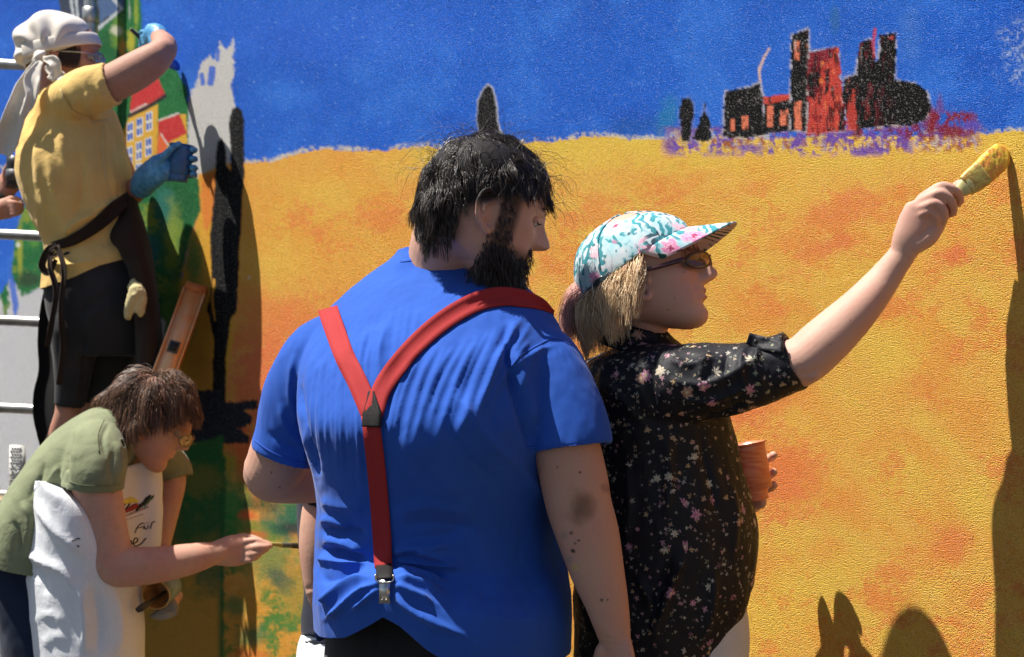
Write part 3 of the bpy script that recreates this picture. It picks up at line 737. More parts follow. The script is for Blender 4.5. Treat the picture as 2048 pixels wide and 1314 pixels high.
# ------------------------------------------------------------------ man in a blue shirt with red braces
def make_man():
    yaw = math.radians(30)
    root = thing('person', (-.09, 2.5, 0), 'big bearded man in blue t-shirt with red braces seen from behind', 'person')
    h = Head(962, 438, 2.47, math.radians(15), math.radians(-16), math.radians(3), 1.10, nose=1.18, lips=.7, wide=1.04, brow=1.25, sock=.6)
    # skin: head, neck, arms and hands as one surface
    neck = limb([(930, 430, 2.50, 84), (910, 480, 2.52, 86), (900, 520, 2.54, 84), (893, 600, 2.56, 82)], n=32)
    armR = limb([(1105, 760, 2.40, 62), (1130, 880, 2.378, 67), (1148, 960, 2.376, 68), (1158, 1010, 2.376, 66), (1176, 1070, 2.374, 63), (1194, 1140, 2.37, 55), (1212, 1200, 2.365, 45), (1224, 1250, 2.362, 37), (1231, 1285, 2.36, 35, 26)], n=28)
    hand = [limb([(1229, 1270, 2.36, 33, 24), (1236, 1310, 2.355, 40, 19), (1243, 1372, 2.35, 42, 16), (1248, 1400, 2.35, 38, 14)], n=20)]
    for k, (fx, ln) in enumerate(((-27, 60), (-9, 72), (10, 68), (27, 52))):
        hand.append(finger([(1248+fx, 1390, 2.35), (1251+fx*1.05, 1390+ln*.6, 2.355), (1249+fx*1.05, 1390+ln*1.05, 2.375), (1246+fx, 1390+ln*1.4, 2.40)], .0098, .0078))
    hand.append(finger([(1205, 1300, 2.365), (1190, 1350, 2.375), (1192, 1390, 2.39)], .0125, .0085))
    armL = limb([(620, 740, 2.62, 62), (578, 860, 2.66, 64), (553, 925, 2.675, 60), (545, 948, 2.69, 56), (580, 958, 2.72, 49), (640, 958, 2.79, 46), (720, 950, 2.88, 40), (780, 930, 2.93, 30), (810, 915, 2.96, 30, 22)], n=28)
    handL = [limb([(800, 918, 2.95, 30, 20), (840, 900, 2.98, 38, 16)], n=18)]
    for k in range(4): handL.append(finger([(850, 878+k*14, 2.98), (880, 876+k*14, 3.0), (890, 884+k*14, 3.03)], .0095, .008))
    handL.append(finger([(815, 890, 2.95), (845, 868, 2.96), (870, 862, 2.97)], .012, .009))
    V, F = remesh(h.parts+[neck, armR, armL, limb([(893, 590, 2.56, 84), (870, 720, 2.53, 150), (860, 900, 2.53, 150), (880, 1100, 2.56, 150)], n=24), limb([(880, 680, 2.55, 70), (1000, 700, 2.46, 60), (1108, 765, 2.40, 58)], n=18), limb([(860, 680, 2.56, 70), (740, 700, 2.59, 60), (622, 745, 2.62, 58)], n=18)]+hand+handL, .0029, 3)
    V = folds(V, F, [([(1200, 1283), (1228, 1290), (1262, 1283)], 4, -.001), ([(1196, 1272), (1228, 1278), (1262, 1274)], 3, -.001),
        ([(860, 495), (900, 520), (960, 520)], 6, -.002), ([(900, 470), (940, 500), (990, 520)], 6, .0015)])
    px, py = proj(V); n = len(V); mud = np.ones((n, 3))
    base = np.array([.50, .285, .205])*np.ones((n, 3))
    red = fbm(V[:, 0]*18, V[:, 1]*18, V[:, 2]*18, seed=3); base = base*(1-.22*sst(-.2, .6, red))[:, None]+np.array([.50, .19, .14])*(.22*sst(-.2, .6, red))[:, None]
    def spot(x, y, r, c, a, soft=.6):
        nonlocal base
        d = np.hypot(px-x, py-y)+r*.5*fbm(px/r, py/r, seed=int(x)); m = sst(r, r*(1-soft), d)*a*(py > 300); base = base*(1-m[:, None])+np.array(c)*m[:, None]
    spot(1160, 1010, 42, (.16, .08, .05), .8, .9); spot(1210, 975, 14, (.2, .1, .08), .5)
    for x, y, r in ((1143, 1066, 5), (1157, 1080, 3), (1150, 1086, 3), (1146, 1102, 5), (1203, 1200, 4), (1215, 1200, 2.5), (1115, 935, 3), (1160, 945, 2.5)): spot(x, y, r, (.02, .018, .015), .9, .4)
    spot(1128, 1070, 10, (.22, .2, .16), .5); spot(1138, 1120, 9, (.25, .24, .2), .5); spot(1150, 1135, 9, (.5, .42, .08), .5)
    for x, y in ((512, 948), (543, 945), (560, 975), (1180, 880)): spot(x, y, 2.6, (.1, .04, .03), .8)
    ld = h.l(V); be = np.maximum(sst(-.005, .02, ld[:, 0]-.01)*sst(.075, .055, ld[:, 2]), sst(.004, .014, ld[:, 0])*sst(.05, .036, ld[:, 0])*sst(.15, .13, ld[:, 2]))*(ld[:, 2] > -.03)*(np.abs(ld[:, 1]) < .1)
    base = base*(1-be[:, None]*.8)+np.array([.03, .02, .015])*be[:, None]*.8
    hs = sst(.11, .135, ld[:, 2]+ld[:, 0]*-.55-.0)*(py < 520); base = base*(1-hs[:, None])+np.array([.010, .008, .007])*hs[:, None]
    t = NT('skin_man'); a = t.nd('VertexColor'); a.layer_name = 'Col'
    col = t.mix(t.ramp(t.noise(300, 2), .6, .78, 0, .25), a.outputs[0], (.30, .15, .10))
    ms = t.out(col, .62, t.bump(t.noise(700, 2), .25, .0006, t.bump(t.noise(110, 3), .25, .0015)), .26, sub=.1, subs=.005)
    add('body', (V, F), ms, root, col=base)
    for sd in (-1,): pass
    h.eyes(root, EYEW, EYED, (1, 0, -.25))
    for s in (1, -1):
        lv, lf = place(ellipsoid((.0735, s*.032, .1205), (.0128, .0135, .0118), rot3(0, -.35), 18, 12), h.R, h.s, h.c)
        ll = h.l(lv); keep = ((ll[:, 2]-.1198) > -.0035); fk = np.array([all(keep[i] for i in f if i >= 0) for f in lf]); add('eyelid', (lv, lf[fk]), SKIN, root)
    # hair
    HM = hairmat('hair_black', (.014, .010, .008), (.075, .054, .041), .36, .5)
    def zone(x, y, z): return ((z > .125+.55*np.clip(x, -.02, .12)) & ~((np.abs(y) > .045) & (x > -.045) & (z < .152))) | ((x < -.045) & (z > .046))
    rt = scalp(8800, zone, 3); W = h.w(rt); ct = np.array([-.06, 0, .225])
    tang = rt-ct; nr = unit((rt-np.array([-.003, 0, .122]))/np.array([.099, .0765, .112])**2)
    tang = tang-nr*(tang*nr).sum(1, keepdims=True); dl = unit(tang)*1.0+nr*.25+np.array([.25, 0, 0])*(rt[:, :1] > 0.02)
    rg = np.random.default_rng(4); dl = dl+.28*np.stack([fbm(rt[:, 0]*60, rt[:, 1]*60, rt[:, 2]*60, seed=s, oct=2) for s in (1, 2, 3)], 1)*2
    ln = (.040+.024*rg.random(len(rt)))*np.where(rt[:, 2] < .11, .6, 1.)*np.where((np.abs(rt[:, 1]) > .045) & (rt[:, 2] < .18), .62, 1.)*np.where(rt[:, 0] > .05, .68, 1)
    lay = .002+.009*rg.random(len(rt))*np.where(rt[:, 2] < .10, .4, 1.)
    wv = lambda p, t: .34*np.stack([fbm(p[:, 0]*45, p[:, 1]*45, p[:, 2]*45, seed=s, oct=2) for s in (7, 8, 9)], 1)
    hv = strands(W, h.dirw(dl), ln*h.s, 9, .5, .22, 1.2, skull_push(h, lay=lay), .0005, .15, 5, wv, clump=420, cw=.75)
    r2 = scalp(2600, lambda x, y, z: z > .172, 23); n2 = unit((r2-np.array([-.003, 0, .122]))/np.array([.099, .0765, .112])**2)
    d2 = np.stack([fbm(r2[:, 0]*26, r2[:, 1]*26, r2[:, 2]*26, seed=s, oct=2) for s in (31, 32, 33)], 1)*2.2+np.array([.35, -.25, 0]); d2 = unit(d2-n2*(d2*n2).sum(1, keepdims=True))+n2*.25
    hv2 = strands(h.w(r2), h.dirw(d2), (.036+.026*rg.random(2600))*h.s, 9, .45, .25, 1., skull_push(h, lay=.003+.008*rg.random(2600)), .0005, .15, 25, wv, clump=130, cw=.75)
    fr = scalp(240, lambda x, y, z: (z > .15) , 13); fw = h.w(fr)
    fl = strands(fw, h.dirw(unit(fr-np.array([-.02, 0, .1]))+.6*rg.normal(size=fr.shape)), .075+.03*rg.random(240), 10, .5, .55, 1.3, skull_push(h, .012), .00032, .3, 8)
    cap_ = ellipsoid((-.003, 0, .122), (.1005, .078, .1135), None, 48, 36); cv, cf = cap_
    kz = zone(cv[:, 0], cv[:, 1], cv[:, 2]-.004); kf = np.array([all(kz[i] for i in f if i >= 0) for f in cf]); cv2 = cv*1.0
    hb = add('hair', merge([hv, hv2, fl]), HM, root); add('hair_base', place((cv2, cf[kf]), h.R, h.s, h.c), plain('hair_root', (.012, .009, .008), .7, .1), root)
    # beard, moustache, brows
    hv_, hf_ = head_mesh(nose=0, lips=0, sock=0); nrm = normals(hv_, hf_)
    jaw = (hv_[:, 2] < .088-.0*hv_[:, 0]) & (hv_[:, 2] > -.004) & (hv_[:, 0] > .0) & (np.abs(hv_[:, 1]) > .0) & ~((hv_[:, 2] > .052) & (hv_[:, 2] < .074) & (np.abs(hv_[:, 1]) < .020)) & ~((hv_[:, 2] > .062-.3*(hv_[:, 0]-.06)) & (hv_[:, 0] > .045) & (np.abs(hv_[:, 1]) > .032)) & ~((hv_[:, 2] > .079) & (hv_[:, 0] > .03))
    side = (hv_[:, 2] < .145) & (hv_[:, 2] > .06) & (hv_[:, 0] > .008) & (hv_[:, 0] < .034+.25*np.clip(.1-hv_[:, 2], 0, .06)) & (np.abs(hv_[:, 1]) > .04)
    ix = np.where(jaw | side)[0]; pick = rg.choice(ix, 5200); q = hv_[pick]+rg.normal(size=(5200, 3))*.0022; nn = nrm[pick]
    ln = np.where(q[:, 2] > .07, .013, .024+.014*sst(.05, .0, q[:, 2]))*(.7+.5*rg.random(5200))
    bv = strands(h.w(q), h.dirw(nn*.75+np.array([.15, 0, -.75])+.2*rg.normal(size=nn.shape)), ln*h.s, 6, .5, .45, 1.2, None, .0006, .3, 9, clump=500, cw=.5)
    bw = [(x, sd*y, z) for sd in (1, -1) for x, y, z in zip(np.linspace(.099, .082, 70)+rg.normal(size=70)*.0006, np.linspace(.012, .052, 70), .1365+.005*np.sin(np.linspace(.3, 2.6, 70))+rg.normal(size=70)*.0018)]
    bw = np.array(bw); ev = strands(h.w(bw), h.dirw(np.stack([-.2+0*bw[:, 0], np.sign(bw[:, 1])*.9, 0*bw[:, 0]], 1)), .011, 4, .0, 0, 1, None, .0005, .2, 10)
    lash = np.array([(.0835-.0025*abs(u), sd*(.032+.011*u), .1175) for sd in (1, -1) for u in np.linspace(-1, 1, 26)])
    lv = strands(h.w(lash), h.dirw(np.tile([1., 0, -.15], (52, 1))), .008, 3, -.3, 0, 1, None, .0003, .1, 10)
    add('beard', merge([bv, ev, lv]), HM, root)
    # shirt
    rows = [(440, 802, 998, 2.60, .9), (490, 800, 1000, 2.59, .9), (515, 784, 1014, 2.58, .85), (545, 740, 1026, 2.57, .66), (590, 680, 1066, 2.548, .6), (640, 632, 1108, 2.53, .64), (700, 602, 1130, 2.51, .70), (770, 590, 1126, 2.49, .78), (850, 596, 1106, 2.46, .84),
            (930, 620, 1098, 2.485, .88), (1000, 634, 1108, 2.525, .90), (1060, 632, 1120, 2.555, .92), (1110, 630, 1128, 2.56, .92), (1170, 628, 1138, 2.515, .92), (1240, 626, 1142, 2.49, .9), (1330, 630, 1138, 2.505, .88), (1380, 640, 1130, 2.505, .88)]
    torso = slices(rows, yaw, .75, 2.05, 90)
    slL = limb([(720, 690, 2.57, 78), (650, 716, 2.60, 80), (604, 790, 2.62, 78), (582, 868, 2.63, 72), (567, 913, 2.635, 69)], n=48, hollow=(.05, .008))
    slR = limb([(1020, 688, 2.46, 70), (1080, 728, 2.42, 80), (1112, 790, 2.395, 82), (1136, 860, 2.38, 85), (1142, 898, 2.375, 87)], n=48, hollow=(.05, .0105))
    V, F = remesh([torso, slL, slR], .0040, 9, .55)
    # keep what still hangs together
    V, F = bisect(V, F, P(900, 1296, 2.5), (0, 0, -1))
    V, F = bisect(V, F, P(890, 504, 2.50), unit((.30, .25, 1)))
    me = to_mesh('t', V, F); bm = bmesh.new(); bm.from_mesh(me); seen = set(); best = []
    bm.verts.ensure_lookup_table()
    for v in bm.verts:
        if v.index in seen: continue
        st, comp = [v], []; seen.add(v.index)
        while st:
            q = st.pop(); comp.append(q)
            for e in q.link_edges:
                o = e.other_vert(q)
                if o.index not in seen: seen.add(o.index); st.append(o)
        if len(comp) > len(best): best = comp
    bs = set(best); bmesh.ops.delete(bm, geom=[v for v in bm.verts if v not in bs], context='VERTS'); bm.to_mesh(me); bm.free(); V, F = from_mesh(me)
    # the hem is drawn up to the clip
    px, py = proj(V); nv = normals(V, F); back = sst(-.2, .2, -nv[:, 1])
    hx = [600, 640, 690, 735, 766, 800, 850, 905, 980, 1060, 1130]; hy = [1252, 1254, 1238, 1208, 1186, 1200, 1240, 1272, 1292, 1300, 1290]
    tgt = np.interp(px, hx, hy)-1296; tw = sst(1090, 1296, py); V[:, 2] -= back*tw*tgt/FPX*2.4
    px, py = proj(V); n0 = normals(V, F)
    # cloth relief: upright pleats over the shoulder blades, slack folds on the side, gathers at the clip
    fl = []
    rg = np.random.default_rng(8)
    for k in range(17):
        x0 = 610+k*9.5+rg.random()*5; x1 = 600+k*11+rg.random()*8; y0 = 690-k*4+rg.random()*40; y1 = 900+rg.random()*90
        fl.append(([(x0+14, y0), (x0, (y0+y1)/2-40), (x1-2, y1)], 4.2+rg.random()*2, .0028+.0022*rg.random()))
    for k in range(15):
        x0 = 800+k*17+rg.random()*8; x1 = 775+k*13+rg.random()*10; y0 = 690-k*5.5+rg.random()*30; y1 = 840+rg.random()*90-k*3
        fl.append(([(x0+24, y0), ((x0+x1)/2+4, (y0+y1)/2), (x1, y1)], 4.5+rg.random()*3, .0024+.002*rg.random()))
    for k in range(9):
        x0 = 690+k*16; fl.append(([(x0+20, 600+rg.random()*20), (x0+8, 680), (x0-2, 770)], 6, .0016))
    fl += [([(1010, 640), (1018, 740), (1050, 850), (1062, 900)], 9, -.010), ([(600, 760), (606, 830), (622, 900), (636, 960)], 8, -.010), ([(1030, 700), (1050, 780), (1075, 860)], 12, .006),
           ([(1000, 690), (960, 800), (900, 880)], 18, .006), ([(905, 770), (950, 850), (1040, 940), (1100, 1010)], 12, .007), ([(880, 830), (940, 920), (1040, 1000)], 14, -.004), ([(800, 860), (850, 930), (930, 1000)], 22, .006),
           ([(1110, 690), (1060, 710), (1020, 740)], 5, .003), ([(1060, 680), (1030, 720), (1000, 770)], 6, .004), ([(1030, 640), (1010, 690), (985, 740)], 6, .004), ([(1090, 680), (1050, 740), (1030, 800)], 7, .003),
           ([(560, 800), (575, 860), (615, 900)], 9, .004), ([(590, 700), (580, 790), (600, 850)], 8, .005), ([(530, 860), (570, 890), (625, 905)], 7, -.003)]
    fl += [([(700, 1060), (670, 1040), (640, 1042)], 10, .008), ([(735, 1105), (690, 1085), (645, 1078)], 12, .009), ([(750, 1130), (700, 1128), (655, 1120), (640, 1118)], 10, .009), ([(754, 1152), (705, 1165), (660, 1195), (645, 1208)], 8, .011),
           ([(756, 1166), (720, 1185), (680, 1218), (650, 1238)], 6, .010), ([(757, 1176), (735, 1196), (700, 1224)], 5, .008), ([(640, 1000), (680, 1010), (735, 1015)], 12, .006), ([(735, 1130), (700, 1145), (660, 1155), (640, 1160)], 8, -.008),
           ([(785, 1105), (830, 1092), (900, 1090)], 9, .010), ([(830, 1098), (870, 1110), (925, 1138)], 9, .010), ([(786, 1122), (840, 1128), (880, 1134), (930, 1140)], 6, .008), ([(788, 1142), (830, 1152), (892, 1162)], 6, .010),
           ([(788, 1156), (830, 1168), (880, 1182)], 6, .010), ([(786, 1166), (820, 1184), (870, 1210)], 6, .010), ([(784, 1178), (815, 1212), (860, 1240), (940, 1278)], 6, .009), ([(800, 1082), (860, 1078), (930, 1062)], 12, -.006),
           ([(788, 1133), (840, 1142), (900, 1154)], 5, -.007), ([(900, 1215), (1000, 1240), (1100, 1235)], 16, .004), ([(930, 1180), (1020, 1190), (1110, 1180)], 14, -.003), ([(790, 1030), (860, 1010), (960, 1030)], 14, .005), ([(800, 1050), (870, 1048), (960, 1060)], 10, -.005),
           ([(640, 1060), (690, 1060), (735, 1068)], 8, -.007), ([(640, 1098), (690, 1104), (735, 1118)], 7, -.008), ([(760, 1160), (770, 1180), (768, 1195)], 22, -.006)]
    V = folds(V, F, [(p_, w_*1.05, h_*1.5) for p_, w_, h_ in fl])
    V = relief(V, F, lambda v: .0022*fbm(v[:, 0]*22, v[:, 1]*22, v[:, 2]*9, seed=61, oct=3)+.0009*fbm(v[:, 0]*70, v[:, 1]*70, v[:, 2]*30, seed=63, oct=2))
    sheet = (V.copy(), F.copy())
    BLUE = fabric('blue_jersey', (.024, .090, .41), .8, .10, 1900, .0, .12, .12)
    sh = add('shirt', shell(V, F, .0025), BLUE, root)
    bv_ = bvh_of(sheet)
    # seams: hems, neckband, shoulder seams
    SE = fabric('blue_seam', (.026, .09, .43), .85, .08, 1900)
    for poly, w in (([(506, 878), (540, 903), (590, 924), (631, 929)], 3), ([(1056, 895), (1140, 893), (1222, 880)], 3), ([(1020, 735), (1040, 712), (1075, 690), (1110, 676), (1145, 690)], 3), ([(800, 522), (850, 517), (905, 523), (960, 545), (1010, 566)], 5)):
        add('seam', ribbon(poly, w, bv_, .0004, .0012, smooth=0), SE, sh)
    # trousers
    tr = slices([(1150, 690, 1080, 2.56), (1200, 668, 1095, 2.55), (1260, 652, 1106, 2.54), (1330, 646, 1116, 2.52), (1420, 648, 1130, 2.51), (1500, 668, 1110, 2.51)], yaw, .82, 2.05, 72)
    c = P(890, 1460, 2.5); lat = np.array([math.cos(yaw), -math.sin(yaw), 0])
    lg = legs(c-lat*.11+UP*.05, c+lat*.11+UP*.05, (c-lat*.13)*[1, 1, 0], (c+lat*.13)*[1, 1, 0], (.125, .09, .075), .06)
    V, F = remesh([tr]+lg, .0065, 6)
    V = folds(V, F, [([(755, 1232), (756, 1270), (754, 1320)], 3, -.003), ([(650, 1262), (700, 1244), (755, 1235), (810, 1236), (850, 1250)], 4, .004), ([(755, 1290), (752, 1320)], 10, .003)])
    GREY = fabric('charcoal_jersey', (.028, .028, .030), .95, .25, 700, .0, .25, .1)
    to = add('trousers', (V, F), GREY, root); tb = bvh_of((V, F))
    t = NT('ribbed_waistband'); wv_ = t.nd('TexWave'); wv_.inputs['Scale'].default_value = 95; t.lk(t.mapv((1, -.8, 0)), wv_.inputs[0])
    rib = t.out(t.mix(wv_.outputs['Fac'], (.012, .012, .013), (.05, .05, .053)), .95, t.bump(wv_.outputs['Fac'], .8, .002), .1)
    add('waistband', ribbon([(672, 1246), (720, 1225), (770, 1214), (820, 1218), (862, 1240)], [16, 24, 30, 26, 16], tb, .001, .004), rib, to)
    for sd in (-1, 1): shoe((c+lat*.13*sd), math.radians(52), SHOE, root)
    # braces
    t = NT('red_elastic'); br = t.nd('TexBrick'); 
    col = t.mix(t.ramp(t.noise(1400, 2), .35, .7), (.27, .020, .022), (.40, .036, .034))
    RED = t.out(col, .8, t.bump(t.noise(1600, 2), .4, .0007), .2)
    sm = (sheet[0], sheet[1])
    br = add('braces_strap', ribbon([(655, 616), (664, 645), (690, 715), (715, 765), (742, 830)], 40, bv_, .003, .0022, smooth=14, wrap=(1, 0)), RED, root)
    br2 = add('braces_strap', ribbon([(1108, 624), (1082, 607), (1046, 596), (1000, 592), (945, 606), (880, 645), (820, 700), (770, 765), (745, 830)], [5, 22, 33, 37, 38, 38, 38, 38, 38], bv_, .0045, .0022, smooth=14, wrap=(1, 0)), RED, root)
    br3 = add('braces_strap', ribbon([(740, 830), (748, 900), (756, 980), (762, 1060), (767, 1135)], 36, bv_, .003, .0022, smooth=14), RED, root)
    EDG = fabric('red_elastic_edge', (.26, .015, .018), .85, .1, 1500)
    for o, pl in ((br, [(648, 614), (662, 645), (690, 715), (715, 765), (742, 830)]), (br2, [(1100, 618), (1050, 596), (1000, 592), (945, 606), (880, 645), (820, 700), (770, 765), (745, 830)]), (br3, [(740, 830), (748, 900), (756, 980), (762, 1060), (767, 1135)])):
        pass
    t = NT('black_leather'); sp = t.voro(420); col = t.mix(t.ramp(sp, .10, .16, 1, 0), (.014, .013, .013), (.35, .34, .33)); col = t.mix(t.ramp(t.noise(160, 2), .56, .64), (.014, .013, .013), col)
    LEA = t.out(col, .7, t.bump(t.noise(300, 3), .3, .001), .15)
    pv = ribbon([(742, 782), (743, 800), (744, 826), (743, 854)], [12, 20, 38, 40], bv_, .0085, .0022, smooth=18); add('braces_patch', pv, LEA, root)
    pe = ribbon([(767, 1121), (768, 1135), (769, 1158)], [22, 33, 32], bv_, .010, .003, smooth=18); add('braces_end', pe, LEA, root)
    STEEL = plain('nickel', (.55, .54, .52), .28, .5, 1., .12, 60, .1)
    tip = bv_.ray_cast(Vector((0, 0, CAMZ)), Vector(unit(P(768, 1150, 1.)-np.array([0, 0, CAMZ]))))[0].y-.017
    ringp = [P(x, y, tip) for x, y in ((751, 1151), (752, 1160), (758, 1164), (769, 1165), (780, 1164), (786, 1160), (787, 1151))]
    add('clip_ring', tube(ringp, [.0016]*7, n=8), STEEL, root)
    cl = []
    for (x0, x1, y0, y1, th) in ((758, 780, 1160, 1207, .004),):
        q = [P(x0, y0, tip), P(x1, y0, tip), P(x1, y1, tip-.004), P(x0, y1, tip-.004)]; fr_, bk = q, [p+np.array([0, th, 0]) for p in q]
        cl.append((np.array(fr_+bk), np.array([[3, 2, 1, 0], [4, 5, 6, 7], [0, 1, 5, 4], [1, 2, 6, 5], [2, 3, 7, 6], [3, 0, 4, 7]])))
    ck = add('clip', merge(cl), STEEL, root, smooth=False)
    for x in (764, 773): add('rivet', ellipsoid(P(x, 1200, tip-.0042), (.0016,)*3, None, 8, 6), EYEW, ck)
make_man()
# ------------------------------------------------------------------ woman in a flowered cap, painting
def flowers(t, base, scale, rad, cols, prob=.5, petals=5, amp=.3, centre=(.75, .55, .12), soft=.06, src=None, seed=0.):
    """scatter small printed blossoms: one per voronoi cell, petals by angle"""
    vec = t.mapv((1, 1, 1), (seed, seed*.7, seed*1.3), src); v = t.nd('TexVoronoi'); t.lk(vec, v.inputs['Vector']); v.inputs['Scale'].default_value = scale
    d = t.nd('VectorMath', operation='SUBTRACT'); t.lk(vec, d.inputs[0]); t.lk(v.outputs['Position'], d.inputs[1])
    s = t.nd('SeparateXYZ'); t.lk(d.outputs[0], s.inputs[0]); c = t.nd('SeparateXYZ'); t.lk(v.outputs['Color'], c.inputs[0])
    ang = t.math('ARCTAN2', s.outputs[2], t.math('ADD', s.outputs[0], t.math('MULTIPLY', s.outputs[1], .8)))
    pet = t.math('COSINE', t.math('ADD', t.math('MULTIPLY', ang, float(petals)), t.math('MULTIPLY', c.outputs[0], 6.)))
    r = t.math('MULTIPLY', t.math('ADD', 1., t.math('MULTIPLY', pet, amp)), t.math('MULTIPLY', t.math('ADD', .55, c.outputs[1]), rad))
    q = t.math('DIVIDE', v.outputs['Distance'], r); m = t.ramp(q, 1.-soft*3, 1.+soft, 1, 0); m = t.math('MULTIPLY', m, t.math('GREATER_THAN', prob, c.outputs[2]))
    rp = t.nd('ValToRGB'); rp.color_ramp.interpolation = 'CONSTANT'; t.lk(c.outputs[0], rp.inputs[0]); e = rp.color_ramp.elements
    while len(e) < len(cols): e.new(.5)
    for i, cc in enumerate(cols): e[i].position = i/len(cols); e[i].color = tuple(cc)+(1,)
    fc = t.mix(t.ramp(t.noise(scale*9, 2), .35, .65, 0, .6), rp.outputs[0], t.mix(.5, rp.outputs[0], (.9, .85, .8)))
    fc = t.mix(t.ramp(q, .2, .36, 1, 0), fc, centre)
    return t.mix(m, base, fc)

def make_capwoman():
    root = thing('person', (.27, 2.58, 0), 'woman in flowered cap and black blouse reaching up with a wide brush', 'person')
    h = Head(1296, 572, 2.56, math.radians(-10), math.radians(16), math.radians(5), 1.06, nose=1.12, lips=1.15, wide=.97, brow=.5, chin=.001, cheek=1.2, jaw=.76)
    neck = limb([(1292, 590, 2.57, 54), (1286, 650, 2.575, 50), (1276, 720, 2.58, 56), (1268, 760, 2.58, 60)], n=28)
    arm = limb([(1330, 760, 2.48, 42), (1480, 752, 2.44, 48), (1560, 735, 2.43, 51), (1604, 722, 2.42, 50), (1642, 690, 2.42, 50), (1680, 655, 2.425, 47), (1720, 615, 2.43, 41), (1760, 568, 2.44, 34), (1790, 528, 2.435, 28, 24), (1808, 504, 2.432, 26, 21)], n=28)
    elb = limb([(1598, 738, 2.405, 31), (1621, 744, 2.40, 22)], n=16)
    H = 2.425
    hand = [limb([(1805, 508, 2.432, 26, 21), (1818, 478, H, 33, 19), (1832, 446, H, 36, 18), (1842, 420, H, 33, 15)], n=24, up=(.8, 0, -.5)),
            limb([(1828, 490, H, 20), (1856, 470, H+.004, 22), (1878, 440, H+.012, 17)], n=16)]
    fg = [([(1842, 398, H), (1868, 380, H-.010), (1888, 372, H-.014), (1912, 383, H-.012), (1920, 402, H+.004), (1908, 410, H+.016)], .0090, .0072),
          ([(1834, 408, H), (1860, 394, H-.014), (1882, 386, H-.020), (1902, 402, H-.018), (1906, 424, H-.002), (1892, 428, H+.012)], .0092, .0074),
          ([(1830, 420, H), (1852, 412, H-.015), (1872, 406, H-.021), (1888, 422, H-.019), (1886, 442, H-.004), (1872, 440, H+.010)], .0088, .0070),
          ([(1830, 434, H), (1845, 428, H-.012), (1858, 423, H-.017), (1872, 434, H-.015), (1870, 450, H-.003), (1858, 446, H+.008)], .0076, .0062),
          ([(1872, 455, H+.012), (1892, 420, H+.016), (1902, 390, H+.013), (1914, 371, H+.010), (1928, 363, H+.008)], .0102, .0074)]
    hand += [finger(j, a, b) for j, a, b in fg]
    # far hand round the cup
    FD = 2.70
    farm = limb([(1240, 800, 2.74, 55), (1290, 930, 2.76, 50), (1350, 985, 2.75, 44), (1440, 1000, 2.72, 34), (1500, 1000, 2.70, 28)], n=24)
    far = [limb([(1490, 1000, 2.70, 28, 22), (1502, 985, 2.712, 32, 16), (1500, 945, 2.71, 30, 12)], n=20), limb([(1500, 1002, 2.69, 22, 16), (1522, 1004, 2.675, 14, 12)], n=14)]
    for y in (912, 946, 972): far.append(finger([(1505, y+10, 2.70), (1534, y+6, 2.698), (1546, y, 2.684), (1547, y-2, 2.668)], .0092, .0076))
    V, F = remesh(h.parts+[neck, arm, elb, farm, limb([(1275, 720, 2.58, 56), (1300, 850, 2.59, 90), (1310, 1050, 2.6, 100)], n=20), limb([(1280, 770, 2.56, 36), (1340, 762, 2.48, 36)], n=14), limb([(1270, 780, 2.6, 50), (1240, 805, 2.73, 45)], n=14)]+hand+far, .0027, 3)
    V = folds(V, F, [([(1385, 560), (1392, 585), (1398, 603)], 4, -.0016), ([(1808, 515), (1826, 520), (1838, 512)], 2.5, -.0012), ([(1590, 742), (1615, 748), (1640, 735)], 5, -.002), ([(1838, 478), (1850, 462), (1858, 445)], 3, -.0015)])
    px, py = proj(V); n = len(V); base = np.array([.54, .315, .235])*np.ones((n, 3))
    rd = sst(-.1, .6, fbm(V[:, 0]*16, V[:, 1]*16, V[:, 2]*16, seed=5)); base = base*(1-.3*rd[:, None])+np.array([.52, .20, .15])*.3*rd[:, None]
    ll = h.l(V); ga = lambda u, s: np.exp(-(u/s)**2)
    lip = sst(.4, .75, ga(ll[:, 1], .019)*(ga(ll[:, 2]-.070, .0045)+ga(ll[:, 2]-.0575, .005)))*(ll[:, 0] > .075); base = base*(1-.75*lip[:, None])+np.array([.40, .12, .11])*.75*lip[:, None]
    chk = ga(np.abs(ll[:, 1])-.045, .02)*ga(ll[:, 2]-.095, .018)*(ll[:, 0] > .04); base = base*(1-.25*chk[:, None])+np.array([.55, .2, .16])*.25*chk[:, None]
    for x, y in ((1368, 544), (1350, 595), (1336, 620), (1700, 640), (1660, 690)):
        m = sst(2.6, 1., np.hypot(px-x, py-y)); base = base*(1-.6*m[:, None])+np.array([.14, .06, .04])*.6*m[:, None]
    t = NT('skin_capwoman'); a = t.nd('VertexColor'); a.layer_name = 'Col'
    ms = t.out(t.mix(t.ramp(t.noise(320, 2), .6, .8, 0, .2), a.outputs[0], (.32, .17, .12)), .6, t.bump(t.noise(700, 2), .25, .0006, t.bump(t.noise(110, 3), .25, .0015)), .28, sub=.12, subs=.005)
    add('body', (V, F), ms, root, col=base)
    h.eyes(root, EYEW, plain('iris_grey', (.10, .11, .10), .1, .6, var=.1, bmp=0), (1, -.1, 0))
    NAIL = plain('nail', (.55, .33, .27), .25, .5, var=.05, bmp=0)
    # cap
    t = NT('tropical_print'); g = t.tc.outputs['Object']
    wp_ = t.noise(60, 3, .6, dist=2.2); leaf = t.nd('TexWave'); leaf.inputs['Scale'].default_value = 16; leaf.inputs['Distortion'].default_value = 14; leaf.inputs['Detail'].default_value = 2; leaf.inputs['Detail Scale'].default_value = 1.6; t.lk(g, leaf.inputs[0])
